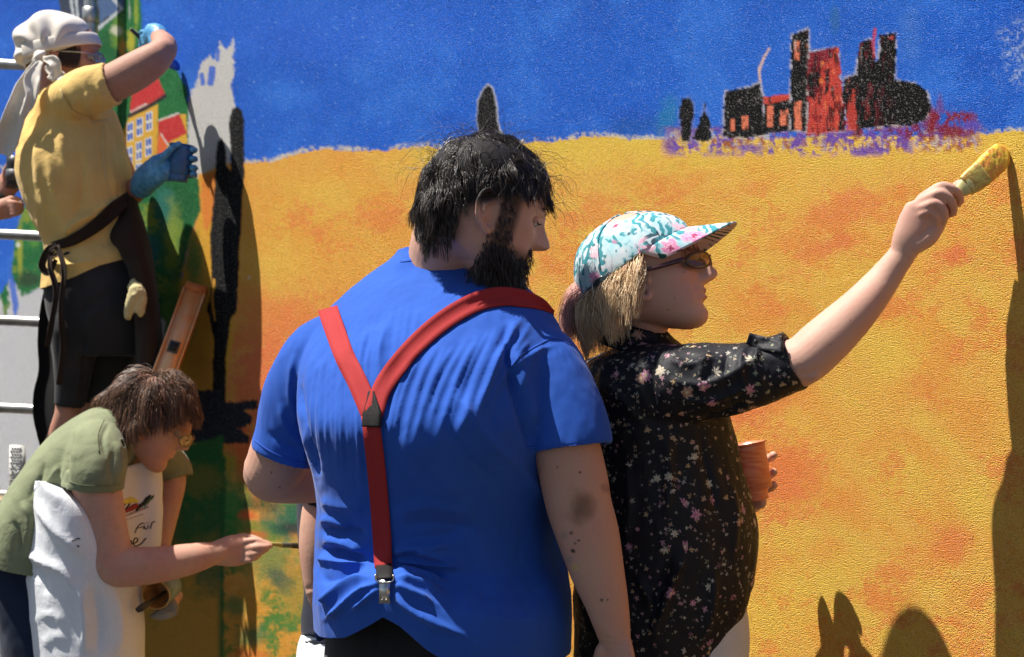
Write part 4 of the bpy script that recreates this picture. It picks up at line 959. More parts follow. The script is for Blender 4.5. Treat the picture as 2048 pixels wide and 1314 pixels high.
    zone_ = t.ramp(t.noise(26, 2), .40, .48); col = t.mix(t.ramp(t.noise(30, 3), .35, .65), (.62, .66, .68), (.34, .58, .62))
    col = t.mix(t.math('MULTIPLY', zone_, t.ramp(leaf.outputs['Fac'], .42, .62)), col, (.055, .26, .30)); col = t.mix(t.math('MULTIPLY', t.ramp(t.noise(38, 2, .5, t.mapv((1, 1, 1), (2, 1, 0))), .58, .66), t.ramp(leaf.outputs['Fac'], .2, .5)), col, (.05, .10, .13))
    col = flowers(t, col, 24, .48, [(.72, .22, .40), (.78, .40, .52), (.70, .16, .34), (.80, .50, .58)], .5, 5, .28, (.35, .05, .12), .1)
    CAP = t.out(col, .8, t.bump(t.noise(1500, 2), .3, .0006), .15)
    t = NT('palm_print'); lf = t.nd('TexWave', wave_type='RINGS'); lf.inputs['Scale'].default_value = 1.; w2 = t.nd('TexWave'); w2.inputs['Scale'].default_value = 42; w2.inputs['Distortion'].default_value = 3.; t.lk(t.mapv((.3, 1, .6), (0, .4, .9)), w2.inputs[0])
    UND = t.out(t.mix(t.math('MULTIPLY', t.ramp(w2.outputs['Fac'], .62, .75), t.ramp(t.noise(34, 2), .40, .48)), (.66, .50, .44), (.02, .085, .065)), .8, None, .15)
    cc, rr = np.array([-.008, 0, .137]), np.array([.110, .088, .108])
    dome = ellipsoid(cc, rr, None, 96, 64); dv, df = dome
    sx, sy, sz = ((dv-cc)/rr).T; az = np.arctan2(sy, sx)
    dv = dv+(dv-cc)*(.010*np.abs(np.cos(3*az))*(sz > 0)*np.sqrt(np.clip(1-sz**2, 0, 1)))[:, None]+(dv-cc)*(.022*fbm(dv[:, 0]*22, dv[:, 1]*22, dv[:, 2]*22, seed=4, oct=2))[:, None]
    dv[:, 2] -= .010*sst(.5, 1., sz)
    nrm = unit((-.34, 0, 1.)); dv, df = bisect(dv, df, np.array([-.008, 0, .144]), -nrm)
    ca = add('cap', place(shell(dv, df, .003), h.R, h.s, h.c), CAP, root)
    cb = bvh_of(place((dv, df), h.R, h.s, h.c))
    # brim
    ph = np.radians(np.linspace(-80, 80, 41)); k = 12; G = []
    for i in range(k):
        r = i/(k-1); row = []
        for p in ph:
            x0, y0 = cc[0]+rr[0]*.985*math.cos(p), rr[1]*.985*math.sin(p); z0 = .144+.34*(x0+.008)
            ln = .074*max(0., math.cos(p*.98))**.55; x = x0+ln*r; y = y0*(1-.06*r); z = z0-r*ln*.12-1.7*(y*y)*r-.004*r
            row.append((x, y, z))
        G.append(row)
    G = np.array(G); Vb, Fb = loft(G, cap=False, closed=False)
    if normals(Vb, Fb)[:, 2].mean() < 0: Fb = Fb[:, ::-1]
    add('brim', place(shell(Vb, Fb, .0012), h.R, h.s, h.c), CAP, ca); add('brim_lining', place(shell(Vb-np.array([0, 0, .0016]), Fb, .001), h.R, h.s, h.c), UND, ca)
    for q in range(6):
        a_ = q*math.pi/3; ln = [cc+rr*np.array([math.sin(u)*math.cos(a_), math.sin(u)*math.sin(a_), math.cos(u)])*1.018 for u in np.linspace(.08, 1.45, 12)]
        ln = [p-np.array([0, 0, .010*float(sst(.5, 1., (p[2]-cc[2])/rr[2]))]) for p in ln]; ln = [p for p in ln if p[2] > .148+.34*(p[0]+.008)]
        if len(ln) > 3: add('seam', place(tube(ln, [.0014]*len(ln), n=6, sub=3), h.R, h.s, h.c), CAP, ca)
    dk = plain('cap_strap', (.02, .035, .04), .6); edge = [(cc[0]+rr[0]*1.012*math.cos(a_), rr[1]*1.012*math.sin(a_), 0) for a_ in np.linspace(math.pi*.62, math.pi*1.38, 24)]
    stp = np.array([(x, y, .144+.34*(x+.008)-.004) for x, y, _ in edge]); add('strap', place(tube(stp, [(.011, .0022)]*24, n=10, sub=1, up=(0, 0, 1)), h.R, h.s, h.c), dk, ca)
    q = np.array([cc[0]+rr[0]*1.03*math.cos(math.pi*1.3), rr[1]*1.03*math.sin(math.pi*1.3), 0]); q[2] = .144+.34*(q[0]+.008)-.002
    sq = [q+np.array(o) for o in ((.010, -.003, .012), (-.008, .003, .009), (-.010, .003, -.010), (.008, -.003, -.008), (.010, -.003, .012))]
    add('buckle', place(tube(sq, [.0017]*5, n=6, sub=2), h.R, h.s, h.c), plain('buckle_metal', (.4, .4, .4), .3, .5, 1.), ca)
    # hair
    HB = hairmat('hair_blond', (.55, .35, .18), (.98, .78, .50), .42, .45); HR = hairmat('hair_auburn', (.16, .06, .03), (.36, .15, .075), .42, .4); HP = hairmat('hair_pink', (.70, .36, .30), (.92, .62, .55), .5, .35)
    rg = np.random.default_rng(14)
    rt = scalp(4200, lambda x, y, z: (z < .150+.34*(x+.008)) & (z > .105+.30*(x+.008)) & (x < .045) & ~((np.abs(y) > .05) & (x > .012)), 5, (.101, .079, .112))
    nr = unit(rt-np.array([0, 0, .12])); lean = np.where(rt[:, :1] > -.02, -.22, .12)*np.array([[1., 0, 0]])
    lay = .006+.038*rg.random(len(rt)); ln = (.064+.028*rg.random(len(rt)))*np.where(rt[:, 0] > .02, .8, 1.)*np.where(rt[:, 0] < -.06, .8, 1.)
    wv = lambda p, t: .42*np.stack([fbm(p[:, 0]*34, p[:, 1]*34, p[:, 2]*14, seed=s, oct=2) for s in (17, 18, 19)], 1)
    hv = strands(h.w(rt), h.dirw(nr*.45+np.array([0, 0, -1.])+lean), ln*h.s, 10, .75, .3, 1.1, skull_push(h, lay=lay, rx=(.100, .078, .115), c=(-.003, 0, .115)), .0005, .14, 15, wv, clump=190, cw=.8)
    add('hair', hv, HB, root)
    rt = scalp(900, lambda x, y, z: (z > .160+.1*np.abs(y)) & (z < .186) & (x > .045), 6, (.102, .079, .112)); nr = unit(rt-np.array([0, 0, .12]))
    bv = strands(h.w(rt), h.dirw(nr*.5+np.array([.05, 0, -1.])), .036*h.s*(.7+.5*rg.random(900)), 7, .5, .1, 1., skull_push(h, .005), .0005, .10, 16, clump=60); add('fringe', bv, HR, root)
    pt = h.w(np.array([-.104, 0, .128])+rg.normal(size=(1100, 3))*np.array([.004, .013, .008]))
    dv_ = h.dirw(np.tile([-1., 0, -.25], (1100, 1)))+.18*rg.normal(size=(1100, 3)); pv = strands(pt, dv_, .075+.03*rg.random(1100), 9, .75, .15, 1., None, .00042, .15, 17, clump=40, cw=.6); add('ponytail', pv, HP, root)
    bw = np.array([(x, sd*y, z) for sd in (1, -1) for x, y, z in zip(np.linspace(.0965, .080, 50), np.linspace(.013, .050, 50), .138+.005*np.sin(np.linspace(.3, 2.5, 50))+rg.normal(size=50)*.001)])
    add('eyebrow', strands(h.w(bw[50:]), h.dirw(np.tile([-.25, -.9, 0.], (50, 1))), .009, 4, 0, 0, 1, None, .0004, .2, 3), HR, root); add('eyebrow', strands(h.w(bw[:50]), h.dirw(np.tile([-.25, .9, 0.], (50, 1))), .009, 4, 0, 0, 1, None, .0004, .2, 3), HR, root)
    # glasses
    FRM = plain('frame_dark', (.05, .012, .015), .3, .5); t = NT('tinted_lens'); LENS = t.out((.50, .32, .10), .03, None, .6, trans=.85)
    gl = add('glasses', place(tube([(.113, -.009, .1235), (.116, 0, .1255), (.113, .009, .1235)], [.0016]*3, n=8), h.R, h.s, h.c), FRM, root)
    for sd in (-1, 1):
        th = np.linspace(0, 2*math.pi, 33); yy = sd*.033+.0235*np.cos(th); zz = .1185+.0145*np.sin(th)*(1+.12*np.cos(th)*sd); xx = .1155-6.*(np.abs(yy))**2*2.2
        rim = np.stack([xx, yy, zz], 1); add('rim', place(tube(rim[:-1][list(range(32))+[0]], [.0015]*33, n=6, sub=1), h.R, h.s, h.c), FRM, gl)
        cen = rim[:-1].mean(0); R_ = np.array([cen+(rim[:-1]-cen)*s_ for s_ in (.05, .35, .7, .96)]); vv, ff = loft(R_, cap=False); add('lens', place(shell(vv, ff, .0012), h.R, h.s, h.c), LENS, gl)
        tp = [(rim[16 if sd < 0 else 0][0]-.001, sd*.057, .121), (.07, sd*.072, .121), (.03, sd*.079, .120), (.0, sd*.080, .120), (-.018, sd*.077, .110)]
        add('temple', place(tube(tp, [(.0045, .0014)]*2+[(.0036, .0014)]*3, n=8, sub=4), h.R, h.s, h.c), FRM, gl)
    # blouse
    yaw = math.radians(54)
    rows = [(655, 1238, 1330, 2.585), (680, 1216, 1352, 2.585), (712, 1184, 1394, 2.585), (770, 1164, 1436, 2.585), (850, 1158, 1460, 2.59), (920, 1160, 1476, 2.60), (1000, 1158, 1500, 2.605), (1070, 1154, 1510, 2.61), (1130, 1152, 1506, 2.61), (1200, 1150, 1488, 2.61), (1260, 1150, 1464, 2.61), (1330, 1150, 1440, 2.61)]
    torso = slices(rows, yaw, .95, 2.1, 90)
    sl = limb([(1270, 770, 2.52, 80), (1340, 768, 2.48, 82), (1430, 762, 2.455, 76), (1500, 750, 2.44, 67), (1556, 733, 2.43, 57), (1590, 720, 2.42, 54)], n=48, hollow=(.05, .008))
    cf = limb([(1536, 742, 2.435, 60), (1562, 731, 2.43, 62), (1590, 719, 2.42, 61)], n=48, rnd=(.3, 0), hollow=(.05, .009))
    sl2 = limb([(1215, 760, 2.70, 66), (1240, 840, 2.74, 62), (1275, 910, 2.76, 56)], n=32, hollow=(.04, .008))
    V, F = remesh([torso, sl, sl2], .0042, 7, .5); V, F = bisect(V, F, P(1290, 676, 2.56), unit((-.45, 0, 1))); V, F = bisect(V, F, P(1300, 1322, 2.6), (0, 0, -1))
    rg = np.random.default_rng(3)
    fl = [([(1310, 700), (1300, 760), (1310, 830)], 9, -.008), ([(1340, 720), (1380, 730), (1440, 715)], 7, .005), ([(1330, 760), (1400, 770), (1470, 745), (1530, 700)], 9, .006), ([(1360, 800), (1430, 800), (1500, 770)], 9, .005), ([(1400, 840), (1450, 830), (1500, 800)], 8, -.006),
          ([(1490, 690), (1480, 740), (1500, 800)], 7, .005), ([(1520, 680), (1512, 730), (1530, 780)], 6, .005), ([(1455, 700), (1450, 750), (1465, 810)], 8, -.004), ([(1420, 700), (1400, 750), (1410, 810)], 8, .005),
          ([(1190, 720), (1240, 730), (1300, 735)], 9, .004), ([(1200, 760), (1250, 800), (1300, 860)], 10, .005), ([(1330, 860), (1340, 950), (1330, 1040)], 12, .006), ([(1400, 870), (1420, 960), (1440, 1040)], 12, -.005), ([(1370, 1110), (1340, 1180), (1310, 1260)], 10, .010), ([(1345, 1110), (1320, 1180), (1295, 1260)], 8, -.008),
          ([(1460, 960), (1470, 1040), (1465, 1120)], 10, .004), ([(1250, 900), (1260, 1000), (1250, 1100)], 12, .005), ([(1430, 1140), (1420, 1220), (1400, 1290)], 10, .006), ([(1270, 1150), (1300, 1200), (1310, 1280)], 9, .006)]
    V = folds(V, F, [(p_, w_*.8, h_*1.5) for p_, w_, h_ in fl]); V = relief(V, F, lambda v: .0065*fbm(v[:, 0]*17, v[:, 1]*17, v[:, 2]*14, seed=71, oct=3))
    t = NT('flowered_black_cotton'); base_ = (.0105, .0105, .014)
    col = flowers(t, base_, 125, .30, [(.20, .19, .16), (.18, .10, .03), (.07, .09, .03), (.18, .07, .08)], .26, 4, .5, (.4, .4, .35), .12, seed=1.7)
    col = flowers(t, col, 85, .30, [(.26, .07, .12), (.30, .27, .22), (.27, .14, .03), (.08, .10, .035)], .22, 5, .4, (.45, .33, .08), .1, seed=.9)
    col = flowers(t, col, 42, .30, [(.36, .09, .18), (.36, .30, .20), (.28, .10, .04), (.28, .06, .12)], .24, 7, .22, (.55, .45, .25), .1, seed=.3)
    BL = t.out(col, .6, t.bump(t.noise(1800, 2), .15, .0004, t.bump(t.noise(60, 3, .5, dist=.5), .35, .004)), .22)
    bl = add('blouse', shell(V, F, .002), BL, root)
    V, F = remesh([cf], .0036, 4); V = relief(V, F, lambda v: .003*fbm(v[:, 0]*40, v[:, 1]*40, v[:, 2]*40, seed=72, oct=2)); add('cuff', (V, F), BL, bl)
    cbv = bvh_of((V, F)); add('cuff_tab', ribbon([(1496, 676), (1520, 684), (1545, 690), (1566, 696)], [22, 26, 26, 24], cbv, .002, .003, smooth=8), BL, bl)
    add('button', ellipsoid(P(1512, 684, 2.37), (.0045, .002, .0045), None, 12, 8), plain('button_black', (.02, .02, .02), .3), bl)
    col_ = []
    for k_, (r0, z0) in enumerate(((58, 0), (63, -14), (70, -34))): pass
    cr_ = limb([(1284, 652, 2.575, 58, 58), (1278, 676, 2.578, 64, 64), (1270, 704, 2.58, 78, 74)], n=40, rnd=(0, 0)); cV, cF = cr_
    pxx, pyy = proj(cV); cV = relief(cV, cF, lambda v: .004*fbm(v[:, 0]*30, v[:, 1]*30, v[:, 2]*30, seed=5, oct=2))
    open_ = cF[:, 3] >= 0; cV[:, 2] -= .030*sst(1300, 1350, pxx); add('collar', shell(cV, cF[open_], .004), BL, bl)
    # trousers
    WT = fabric('white_cotton', (.62, .60, .58), .9, .06, 1200, .3)
    tr = slices([(1120, 1230, 1450, 2.62), (1180, 1220, 1478, 2.63), (1250, 1215, 1490, 2.64), (1330, 1210, 1486, 2.64), (1420, 1205, 1470, 2.64)], yaw, .8, 2.1, 64)
    c = P(1320, 1400, 2.61); f = np.array([math.sin(yaw), math.cos(yaw), 0]); la = np.array([math.cos(yaw), -math.sin(yaw), 0])
    add('trousers', remesh([tr]+legs(c-la*.1, c+la*.1, (c-la*.12-f*.05)*[1, 1, 0], (c+la*.12+f*.05)*[1, 1, 0], (.105, .08, .07), .05), .007, 6), WT, root)
    for s_ in (-1, 1): shoe(c+la*.12*s_+f*.05*s_, math.radians(18), SHOE, root)

    # brush in her hand
    WOOD = plain('pale_green_wood', (.50, .47, .20), .45, .4, 0, .2, 60); YEL = NT('paint_yellow'); 
    def paintmat(name, a, b, sc=60):
        t = NT(name); return t.out(t.mix(t.ramp(t.noise(sc, 4, .6, t.mapv((1, 1, 1), (.3, .8, .2)), .8), .38, .62), a, b), .4, t.bump(t.noise(400, 3), .5, .002), .45)
    tipd = float(wall_d(2003))-.012
    br = thing('paintbrush', P(1845, 444, H), 'wide flat paintbrush loaded with yellow paint held against the wall', 'paintbrush')
    add('handle', limb([(1838, 449, H+.002, 10, 7), (1850, 440, H+.002, 13, 9), (1880, 415, H+.001, 12, 8), (1905, 394, H, 11, 8), (1926, 377, H, 16, 8), (1940, 366, H, 20, 8)], n=16, up=(-.64, 0, .77), expo=2.6), WOOD, br)
    add('ferrule', limb([(1932, 372, H, 22, 8), (1950, 358, H+.002, 25, 9), (1968, 344, H+.004, 26, 10)], n=20, up=(-.64, 0, .77), expo=3.5, rnd=(.1, .1)), paintmat('smeared_ferrule', (.62, .50, .12), (.45, .26, .06)), br)
    bq = [limb([(1962, 348, H+.004, 26, 10), (1980, 332, H+.008, 27, 10), (1996, 314, (H+tipd)/2+.004, 27, 9), (2003, 296, tipd, 17, 6)], n=20, up=(-.64, 0, .77), expo=2.8)]
    Vb, Fb = remesh(bq, .0018, 2); Vb = relief(Vb, Fb, lambda v: .0012*fbm(v[:, 0]*300, v[:, 1]*300, v[:, 2]*60, seed=9, oct=2)); add('bristles', (Vb, Fb), paintmat('wet_paint', (.80, .55, .06), (.72, .28, .05), 70), br)
    # cup of orange paint in the far hand
    cp = thing('paint_cup', P(1500, 1000, 2.64), 'orange-red translucent plastic cup of paint held beside the flowered blouse', 'cup')
    t = NT('orange_plastic'); ORP = t.out(t.mix(t.ramp(t.noise(30, 3, .5, t.mapv((1, 1, 6))), .3, .7), (.62, .13, .06), (.72, .26, .13)), .35, None, .45, sub=.0, trans=.0)
    tp, bt = P(1484, 889, 2.64), P(1504, 1001, 2.635); cv, cf2 = tube([bt, (bt+tp)/2, tp], [.031, .0375, .0435], n=40, sub=6, rnd=(0, 0), hollow=(.085, .0015)); add('cup_wall', (cv, cf2), ORP, cp)
    add('paint', tube([bt+(tp-bt)*.25, bt+(tp-bt)*.55], [.031, .0345], n=32, sub=1, rnd=(0, 0)), paintmat('orange_paint', (.6, .14, .03), (.7, .2, .04)), cp)
    rim = [tp+.0435*(math.cos(a_)*unit(np.cross(tp-bt, [0, 1, 0]))+math.sin(a_)*unit(np.cross(tp-bt, np.cross(tp-bt, [0, 1, 0])))) for a_ in np.linspace(0, 2*math.pi, 33)]
    add('rim', tube(rim, [.0016]*33, n=6, sub=1, rnd=(0, 0)), ORP, cp)
make_capwoman()
# ------------------------------------------------------------------ woman in a headscarf and yellow shirt, on the scaffold
def sheet(rows, nu=26, sub=5, th=.003, fold=None, arc=(0., math.pi)):
    """cloth wrapped round the near side: rows (py, pxL, pxR, depth, bulge m)"""
    q = cr(rows, sub); G = []
    for py, l, r, d, b in q:
        t = np.linspace(arc[0], arc[1], nu); u = (np.cos(arc[0])-np.cos(t))/(np.cos(arc[0])-np.cos(arc[1]))
        G.append([P(l+(r-l)*uu, py, d-b*math.sin(tt)) for uu, tt in zip(u, t)])
    V, F = loft(np.array(G), cap=False, closed=False)
    if normals(V, F)[:, 1].mean() > 0: F = F[:, ::-1]
    if fold is not None: V = relief(V, F, fold)
    return V, F
def tail(ctrl, w, th=.0025, twist=0., mat=None, seed=1, amp=.006):
    """hanging strip of cloth: ctrl (px,py,d), w widths px"""
    q = cr(np.hstack([np.array(ctrl, float), np.array(w, float)[:, None]]), 6); G = []
    for i, (x, y, d, ww) in enumerate(q):
        a = q[max(0, i-1)][:2]; b = q[min(len(q)-1, i+1)][:2]; T = (b-a)/np.linalg.norm(b-a); S = np.array([-T[1], T[0]])
        row = []
        for u in np.linspace(-.5, .5, 9):
            row.append(P(x+S[0]*ww*u, y+S[1]*ww*u, d+.35*ww*d/FPX*math.sin(u*5.+twist*i)*.5))
        G.append(row)
    V, F = loft(np.array(G), cap=False, closed=False)
    if normals(V, F)[:, 1].mean() > 0: F = F[:, ::-1]
    V = relief(V, F, lambda v: amp*fbm(v[:, 0]*40, v[:, 1]*40, v[:, 2]*14, seed=seed, oct=2))
    return shell(V, F, th)

def make_yellow():
    global DSC
    DSC = 1.04
    B = 4.25
    root = thing('person', (-1.36, 4.55, .92), 'woman in cream headscarf and yellow t-shirt painting from the scaffold', 'person')
    h = Head(130, 124, B, math.radians(12), math.radians(-2), 0, 1.04, nose=.9, wide=.97, brow=.5)
    neck = limb([(122, 125, B, 34), (116, 170, B, 35), (112, 205, B, 38)], n=24)
    A = 4.07
    arm = limb([(170, 190, A+.03, 38), (225, 166, A, 38), (268, 144, A-.01, 38), (305, 121, A-.01, 34), (326, 103, A, 27)], n=26)
    fore = limb([(326, 103, A, 26), (328, 92, A+.05, 26), (322, 80, A+.09, 20), (318, 74, A+.11, 18)], n=22)
    farm = limb([(190, 250, 4.40, 36), (235, 340, 4.34, 32), (255, 385, 4.28, 27), (275, 376, 4.22, 23), (297, 358, 4.15, 19)], n=22)
    calf = [limb([(165, 690, 4.2, 30), (140, 790, 4.2, 26), (134, 830, 4.2, 25), (114, 880, 4.22, 22), (92, 925, 4.24, 17), (80, 965, 4.25, 15)], n=18), limb([(220, 600, 4.3, 40), (205, 690, 4.32, 34), (190, 780, 4.32, 30), (176, 840, 4.32, 26), (160, 910, 4.32, 20), (152, 980, 4.32, 16)], n=18)]
    V, F = remesh(h.parts+[neck, arm, fore, farm, limb([(115, 200, B, 36), (150, 300, B, 50), (170, 400, B, 50), (185, 520, B, 55), (190, 620, B, 60)], n=20), limb([(185, 560, B, 50), (165, 690, 4.2, 32)], n=16), limb([(125, 215, B, 34), (170, 190, A+.05, 34)], n=14), limb([(130, 225, B, 34), (190, 250, 4.40, 30)], n=14)]+calf, .0042, 3)
    add('body', (V, F), SKIN2, root); h.eyes(root, EYEW, EYED)
    HB = hairmat('hair_darkbrown', (.02, .012, .008), (.08, .05, .03)); rg = np.random.default_rng(2)
    rt = scalp(500, lambda x, y, z: (z > .10) & (z < .145) & (x < .05) & (x > -.03) & (y < 0), 8); add('hair', strands(h.w(rt), h.dirw(np.tile([-.2, 0, -1.], (500, 1))), .03, 6, .6, .1, 1, skull_push(h, .004), .0007, .2, 3), HB, root)
    # gloves
    GL = NT('blue_nitrile'); GLm = GL.out(GL.mix(GL.ramp(GL.noise(60, 3), .3, .7), (.05, .22, .42), (.12, .36, .60)), .38, GL.bump(GL.noise(160, 3, .5, dist=1.), .5, .003), .45)
    g1 = [limb([(322, 92, A+.10, 22), (316, 76, A+.12, 27, 20), (304, 72, A+.14, 26, 18)], n=20)]
    for k in range(4): g1.append(finger([(300-k*2, 64+k*7, A+.14), (284, 66+k*9, A+.15), (286, 78+k*8, A+.17), (300, 84+k*6, A+.18)], .0105, .009))
    g1.append(finger([(325, 92, A+.13), (312, 108, A+.16), (300, 106, A+.17)], .0115, .0095))
    gv, gf = remesh(g1, .003, 3); gv = relief(gv, gf, lambda v: .002*fbm(v[:, 0]*60, v[:, 1]*60, v[:, 2]*60, seed=3, oct=2)); add('glove', (gv, gf), GLm, root)
    C_ = 4.10
    g2 = [limb([(284, 372, 4.20, 25), (296, 356, 4.16, 28), (318, 338, C_+.0, 31, 22), (336, 326, C_+.01, 27, 20)], n=22)]
    for k, (y, r) in enumerate(((300, .0105), (318, .0108), (336, .0105), (350, .0095))): g2.append(finger([(338, y+8, C_+.03), (362, y+4, C_+.05), (384, y+2, C_+.035), (390, y, C_+.005), (384, y-1, C_-.02)], r, r*.85))
    g2.append(finger([(306, 340, C_-.015), (328, 312, C_-.035), (344, 296, C_-.042), (358, 288, C_-.035)], .0125, .0095))
    gv, gf = remesh(g2, .003, 3); gv = relief(gv, gf, lambda v: .0022*fbm(v[:, 0]*55, v[:, 1]*55, v[:, 2]*55, seed=4, oct=2)); add('glove', (gv, gf), GLm, root)
    # yellow t-shirt
    yaw = math.radians(70)
    rows = [(150, 92, 152, B), (178, 84, 172, B), (205, 66, 214, B), (240, 56, 238, B), (300, 40, 252, B), (350, 36, 260, B), (400, 50, 264, B), (450, 72, 268, B), (490, 90, 272, B), (530, 86, 286, B), (590, 80, 292, B)]
    slv = limb([(120, 215, A+.1, 46), (165, 190, A+.03, 50), (200, 175, A, 46), (226, 166, A-.005, 43)], n=40, hollow=(.05, .008))
    sl2 = limb([(150, 215, 4.40, 46), (190, 255, 4.42, 45), (215, 300, 4.41, 42)], n=32, hollow=(.05, .008))
    V, F = remesh([slices(rows, yaw, .9, 2.1, 70), slv, sl2], .0055, 6, .5)
    V, F = bisect(V, F, P(118, 176, B), unit((-.3, 0, 1))); V, F = bisect(V, F, P(150, 560, B), (0, 0, -1))
    px, py = proj(V); V[:, 2] -= sst(470, 555, py)*np.interp(px, [60, 90, 150, 200, 250, 290], [22, 18, -4, -26, -40, -50])/FPX*B
    V = folds(V, F, [(p_, w_, h_*1.5) for p_, w_, h_ in [([(125, 185), (150, 225), (190, 240), (225, 235)], 3, -.008), ([(95, 300), (110, 380), (130, 440), (150, 480)], 12, .010), ([(70, 280), (80, 360), (100, 440)], 10, .008), ([(160, 300), (165, 380), (150, 450)], 10, -.008), ([(205, 240), (215, 320), (235, 400)], 9, .008), ([(185, 420), (215, 410), (250, 392)], 7, .009), ([(130, 470), (160, 440), (200, 428)], 7, .010), ([(175, 450), (215, 435), (250, 420)], 6, -.009),
        ([(170, 180), (180, 205), (175, 225)], 6, .006), ([(195, 170), (205, 195), (205, 215)], 5, .006), ([(145, 200), (150, 220), (170, 235)], 5, .005), ([(235, 260), (240, 320), (255, 380)], 6, -.006), ([(120, 250), (125, 310), (140, 350)], 12, .007), ([(90, 520), (130, 530), (200, 520)], 6, .008)]])
    V = relief(V, F, lambda v: .005*fbm(v[:, 0]*11, v[:, 1]*11, v[:, 2]*7, seed=81, oct=3)+.0028*fbm(v[:, 0]*34, v[:, 1]*34, v[:, 2]*20, seed=83, oct=2))
    YE = fabric('yellow_jersey', (.70, .47, .16), .85, .12, 1000, .6, wrs=13., wd=.016); ts = add('t_shirt', shell(V, F, .003), YE, root); tb = bvh_of((V, F))
    SEm = fabric('yellow_seam', (.66, .50, .22), .85, .05, 900)
    for poly in ([(120, 178), (132, 205), (155, 228), (190, 242), (222, 238)], [(205, 250), (208, 330), (222, 400)]): add('seam', ribbon(poly, 3, tb, .001, .001, dmean=4.2, smooth=1), SEm, ts)
    # trousers
    tr = slices([(505, 92, 286, B), (560, 90, 300, B), (610, 96, 306, B), (660, 108, 308, B), (710, 118, 300, B)], yaw, .95, 2.1, 60)
    lg = [limb([(152, 660, 4.17, 52), (146, 740, 4.18, 38), (139, 812, 4.19, 29)], n=30, hollow=(.04, .008)), limb([(225, 660, 4.32, 66), (205, 740, 4.31, 52), (186, 805, 4.31, 38)], n=30, hollow=(.04, .008))]
    V, F = remesh([tr]+lg, .006, 5)
    V = folds(V, F, [([(150, 560), (170, 600), (160, 650)], 6, -.006), ([(160, 600), (190, 590), (220, 570)], 6, .007), ([(170, 640), (200, 620), (230, 610)], 5, .006), ([(165, 700), (160, 750), (150, 800)], 5, .006), ([(120, 600), (130, 680), (125, 760)], 6, .006), ([(168, 660), (166, 720), (164, 790)], 5, -.010)]); V = relief(V, F, lambda v: .004*fbm(v[:, 0]*16, v[:, 1]*16, v[:, 2]*9, seed=82, oct=3))
    DG = fabric('charcoal_twill', (.030, .029, .031), .9, .2, 900, .0); add('trousers', (V, F), DG, root)
    for c in ((104, 985, 4.25), (170, 1000, 4.32)):
        p = P(*c); R = rot3(math.radians(10)); v, f = tube([(-.07, 0, .045), (0, 0, .05), (.08, 0, .036), (.15, 0, .026)], [(.04, .034), (.045, .036), (.034, .042), (.02, .034)], n=14); v[:, 2] = np.maximum(v[:, 2], .003)
        add('shoe', (v @ R.T+np.array([p[0], p[1], .93]), f), SHOE, root)
    # apron
    BR = fabric('brown_cotton', (.032, .020, .014), .9, .2, 900)
    sk = sheet([(392, 240, 271, 4.24, .05), (430, 226, 283, 4.24, .09), (470, 205, 296, 4.23, .13), (505, 226, 304, 4.23, .14), (545, 252, 311, 4.22, .14), (620, 262, 320, 4.22, .14), (690, 268, 326, 4.21, .14), (750, 272, 322, 4.21, .13)], 30, fold=lambda v: .006*fbm(v[:, 0]*16, v[:, 1]*16, v[:, 2]*4, seed=91, oct=2))
    ap = add('apron', shell(*sk, .003), BR, root)
    add('apron_band', ribbon([(104, 492), (150, 478), (200, 446), (236, 412), (262, 392)], [16, 22, 26, 28, 20], tb, .006, .003, smooth=10), BR, ap)
    for k, (c, w) in enumerate((([(108, 490, 4.08), (100, 530, 4.06), (112, 580, 4.06), (104, 640, 4.07), (94, 694, 4.08)], [8, 9, 9, 10, 11]), ([(114, 490, 4.07), (128, 540, 4.05), (122, 620, 4.06), (126, 700, 4.07), (118, 770, 4.08)], [9, 10, 10, 11, 12]), ([(112, 490, 4.07), (96, 500, 4.07), (84, 530, 4.10), (96, 545, 4.09), (112, 520, 4.07)], [7, 12, 14, 12, 7]))):
        add('apron_tie', tail(c, w, .003, .1, seed=k+3, amp=.003), BR, ap)
    # glasses
    FR = plain('steel_frame', (.6, .58, .55), .25, .5, 1.); gl = add('glasses', place(tube([(.113, -.009, .1235), (.116, 0, .1255), (.113, .009, .1235)], [.0016]*3, n=8), h.R, h.s, h.c), FR, root); t = NT('clear_lens'); LN = t.out((.9, .92, .92), .03, None, .5, trans=.95)
    for sd in (-1, 1):
        th = np.linspace(0, 2*math.pi, 25); rim = np.stack([.116-10*(np.abs(sd*.033+.024*np.cos(th)))**2, sd*.033+.024*np.cos(th), .117+.016*np.sin(th)], 1); add('rim', place(tube(rim, [.0014]*25, n=6, sub=1), h.R, h.s, h.c), FR, gl)
        cen = rim[:-1].mean(0); vv, ff = loft(np.array([cen+(rim[:-1]-cen)*s_ for s_ in (.05, .5, .97)]), cap=False); add('lens', place(shell(vv, ff, .001), h.R, h.s, h.c), LN, gl)
        add('temple', place(tube([(.085, sd*.058, .124), (.05, sd*.076, .124), (-.01, sd*.081, .122)], [.0017]*3, n=6), h.R, h.s, h.c), FR, gl)
    # headscarf
    CR_ = fabric('cream_cotton', (.68, .62, .54), .9, .06, 1000, .0); cc, rr = np.array([-.026, 0, .150]), np.array([.128, .098, .104])
    dv, df = ellipsoid(cc, rr, None, 110, 80); kn = np.array([-.062, -.085, .098])
    fr = sst(.04, .10, dv[:, 0]); dv[:, 0] -= .020*fr; dv[:, 1] *= 1-.10*fr
    w_ = dv-kn; dist = np.linalg.norm(w_, axis=1); ang = np.arctan2(w_[:, 2], w_[:, 0])
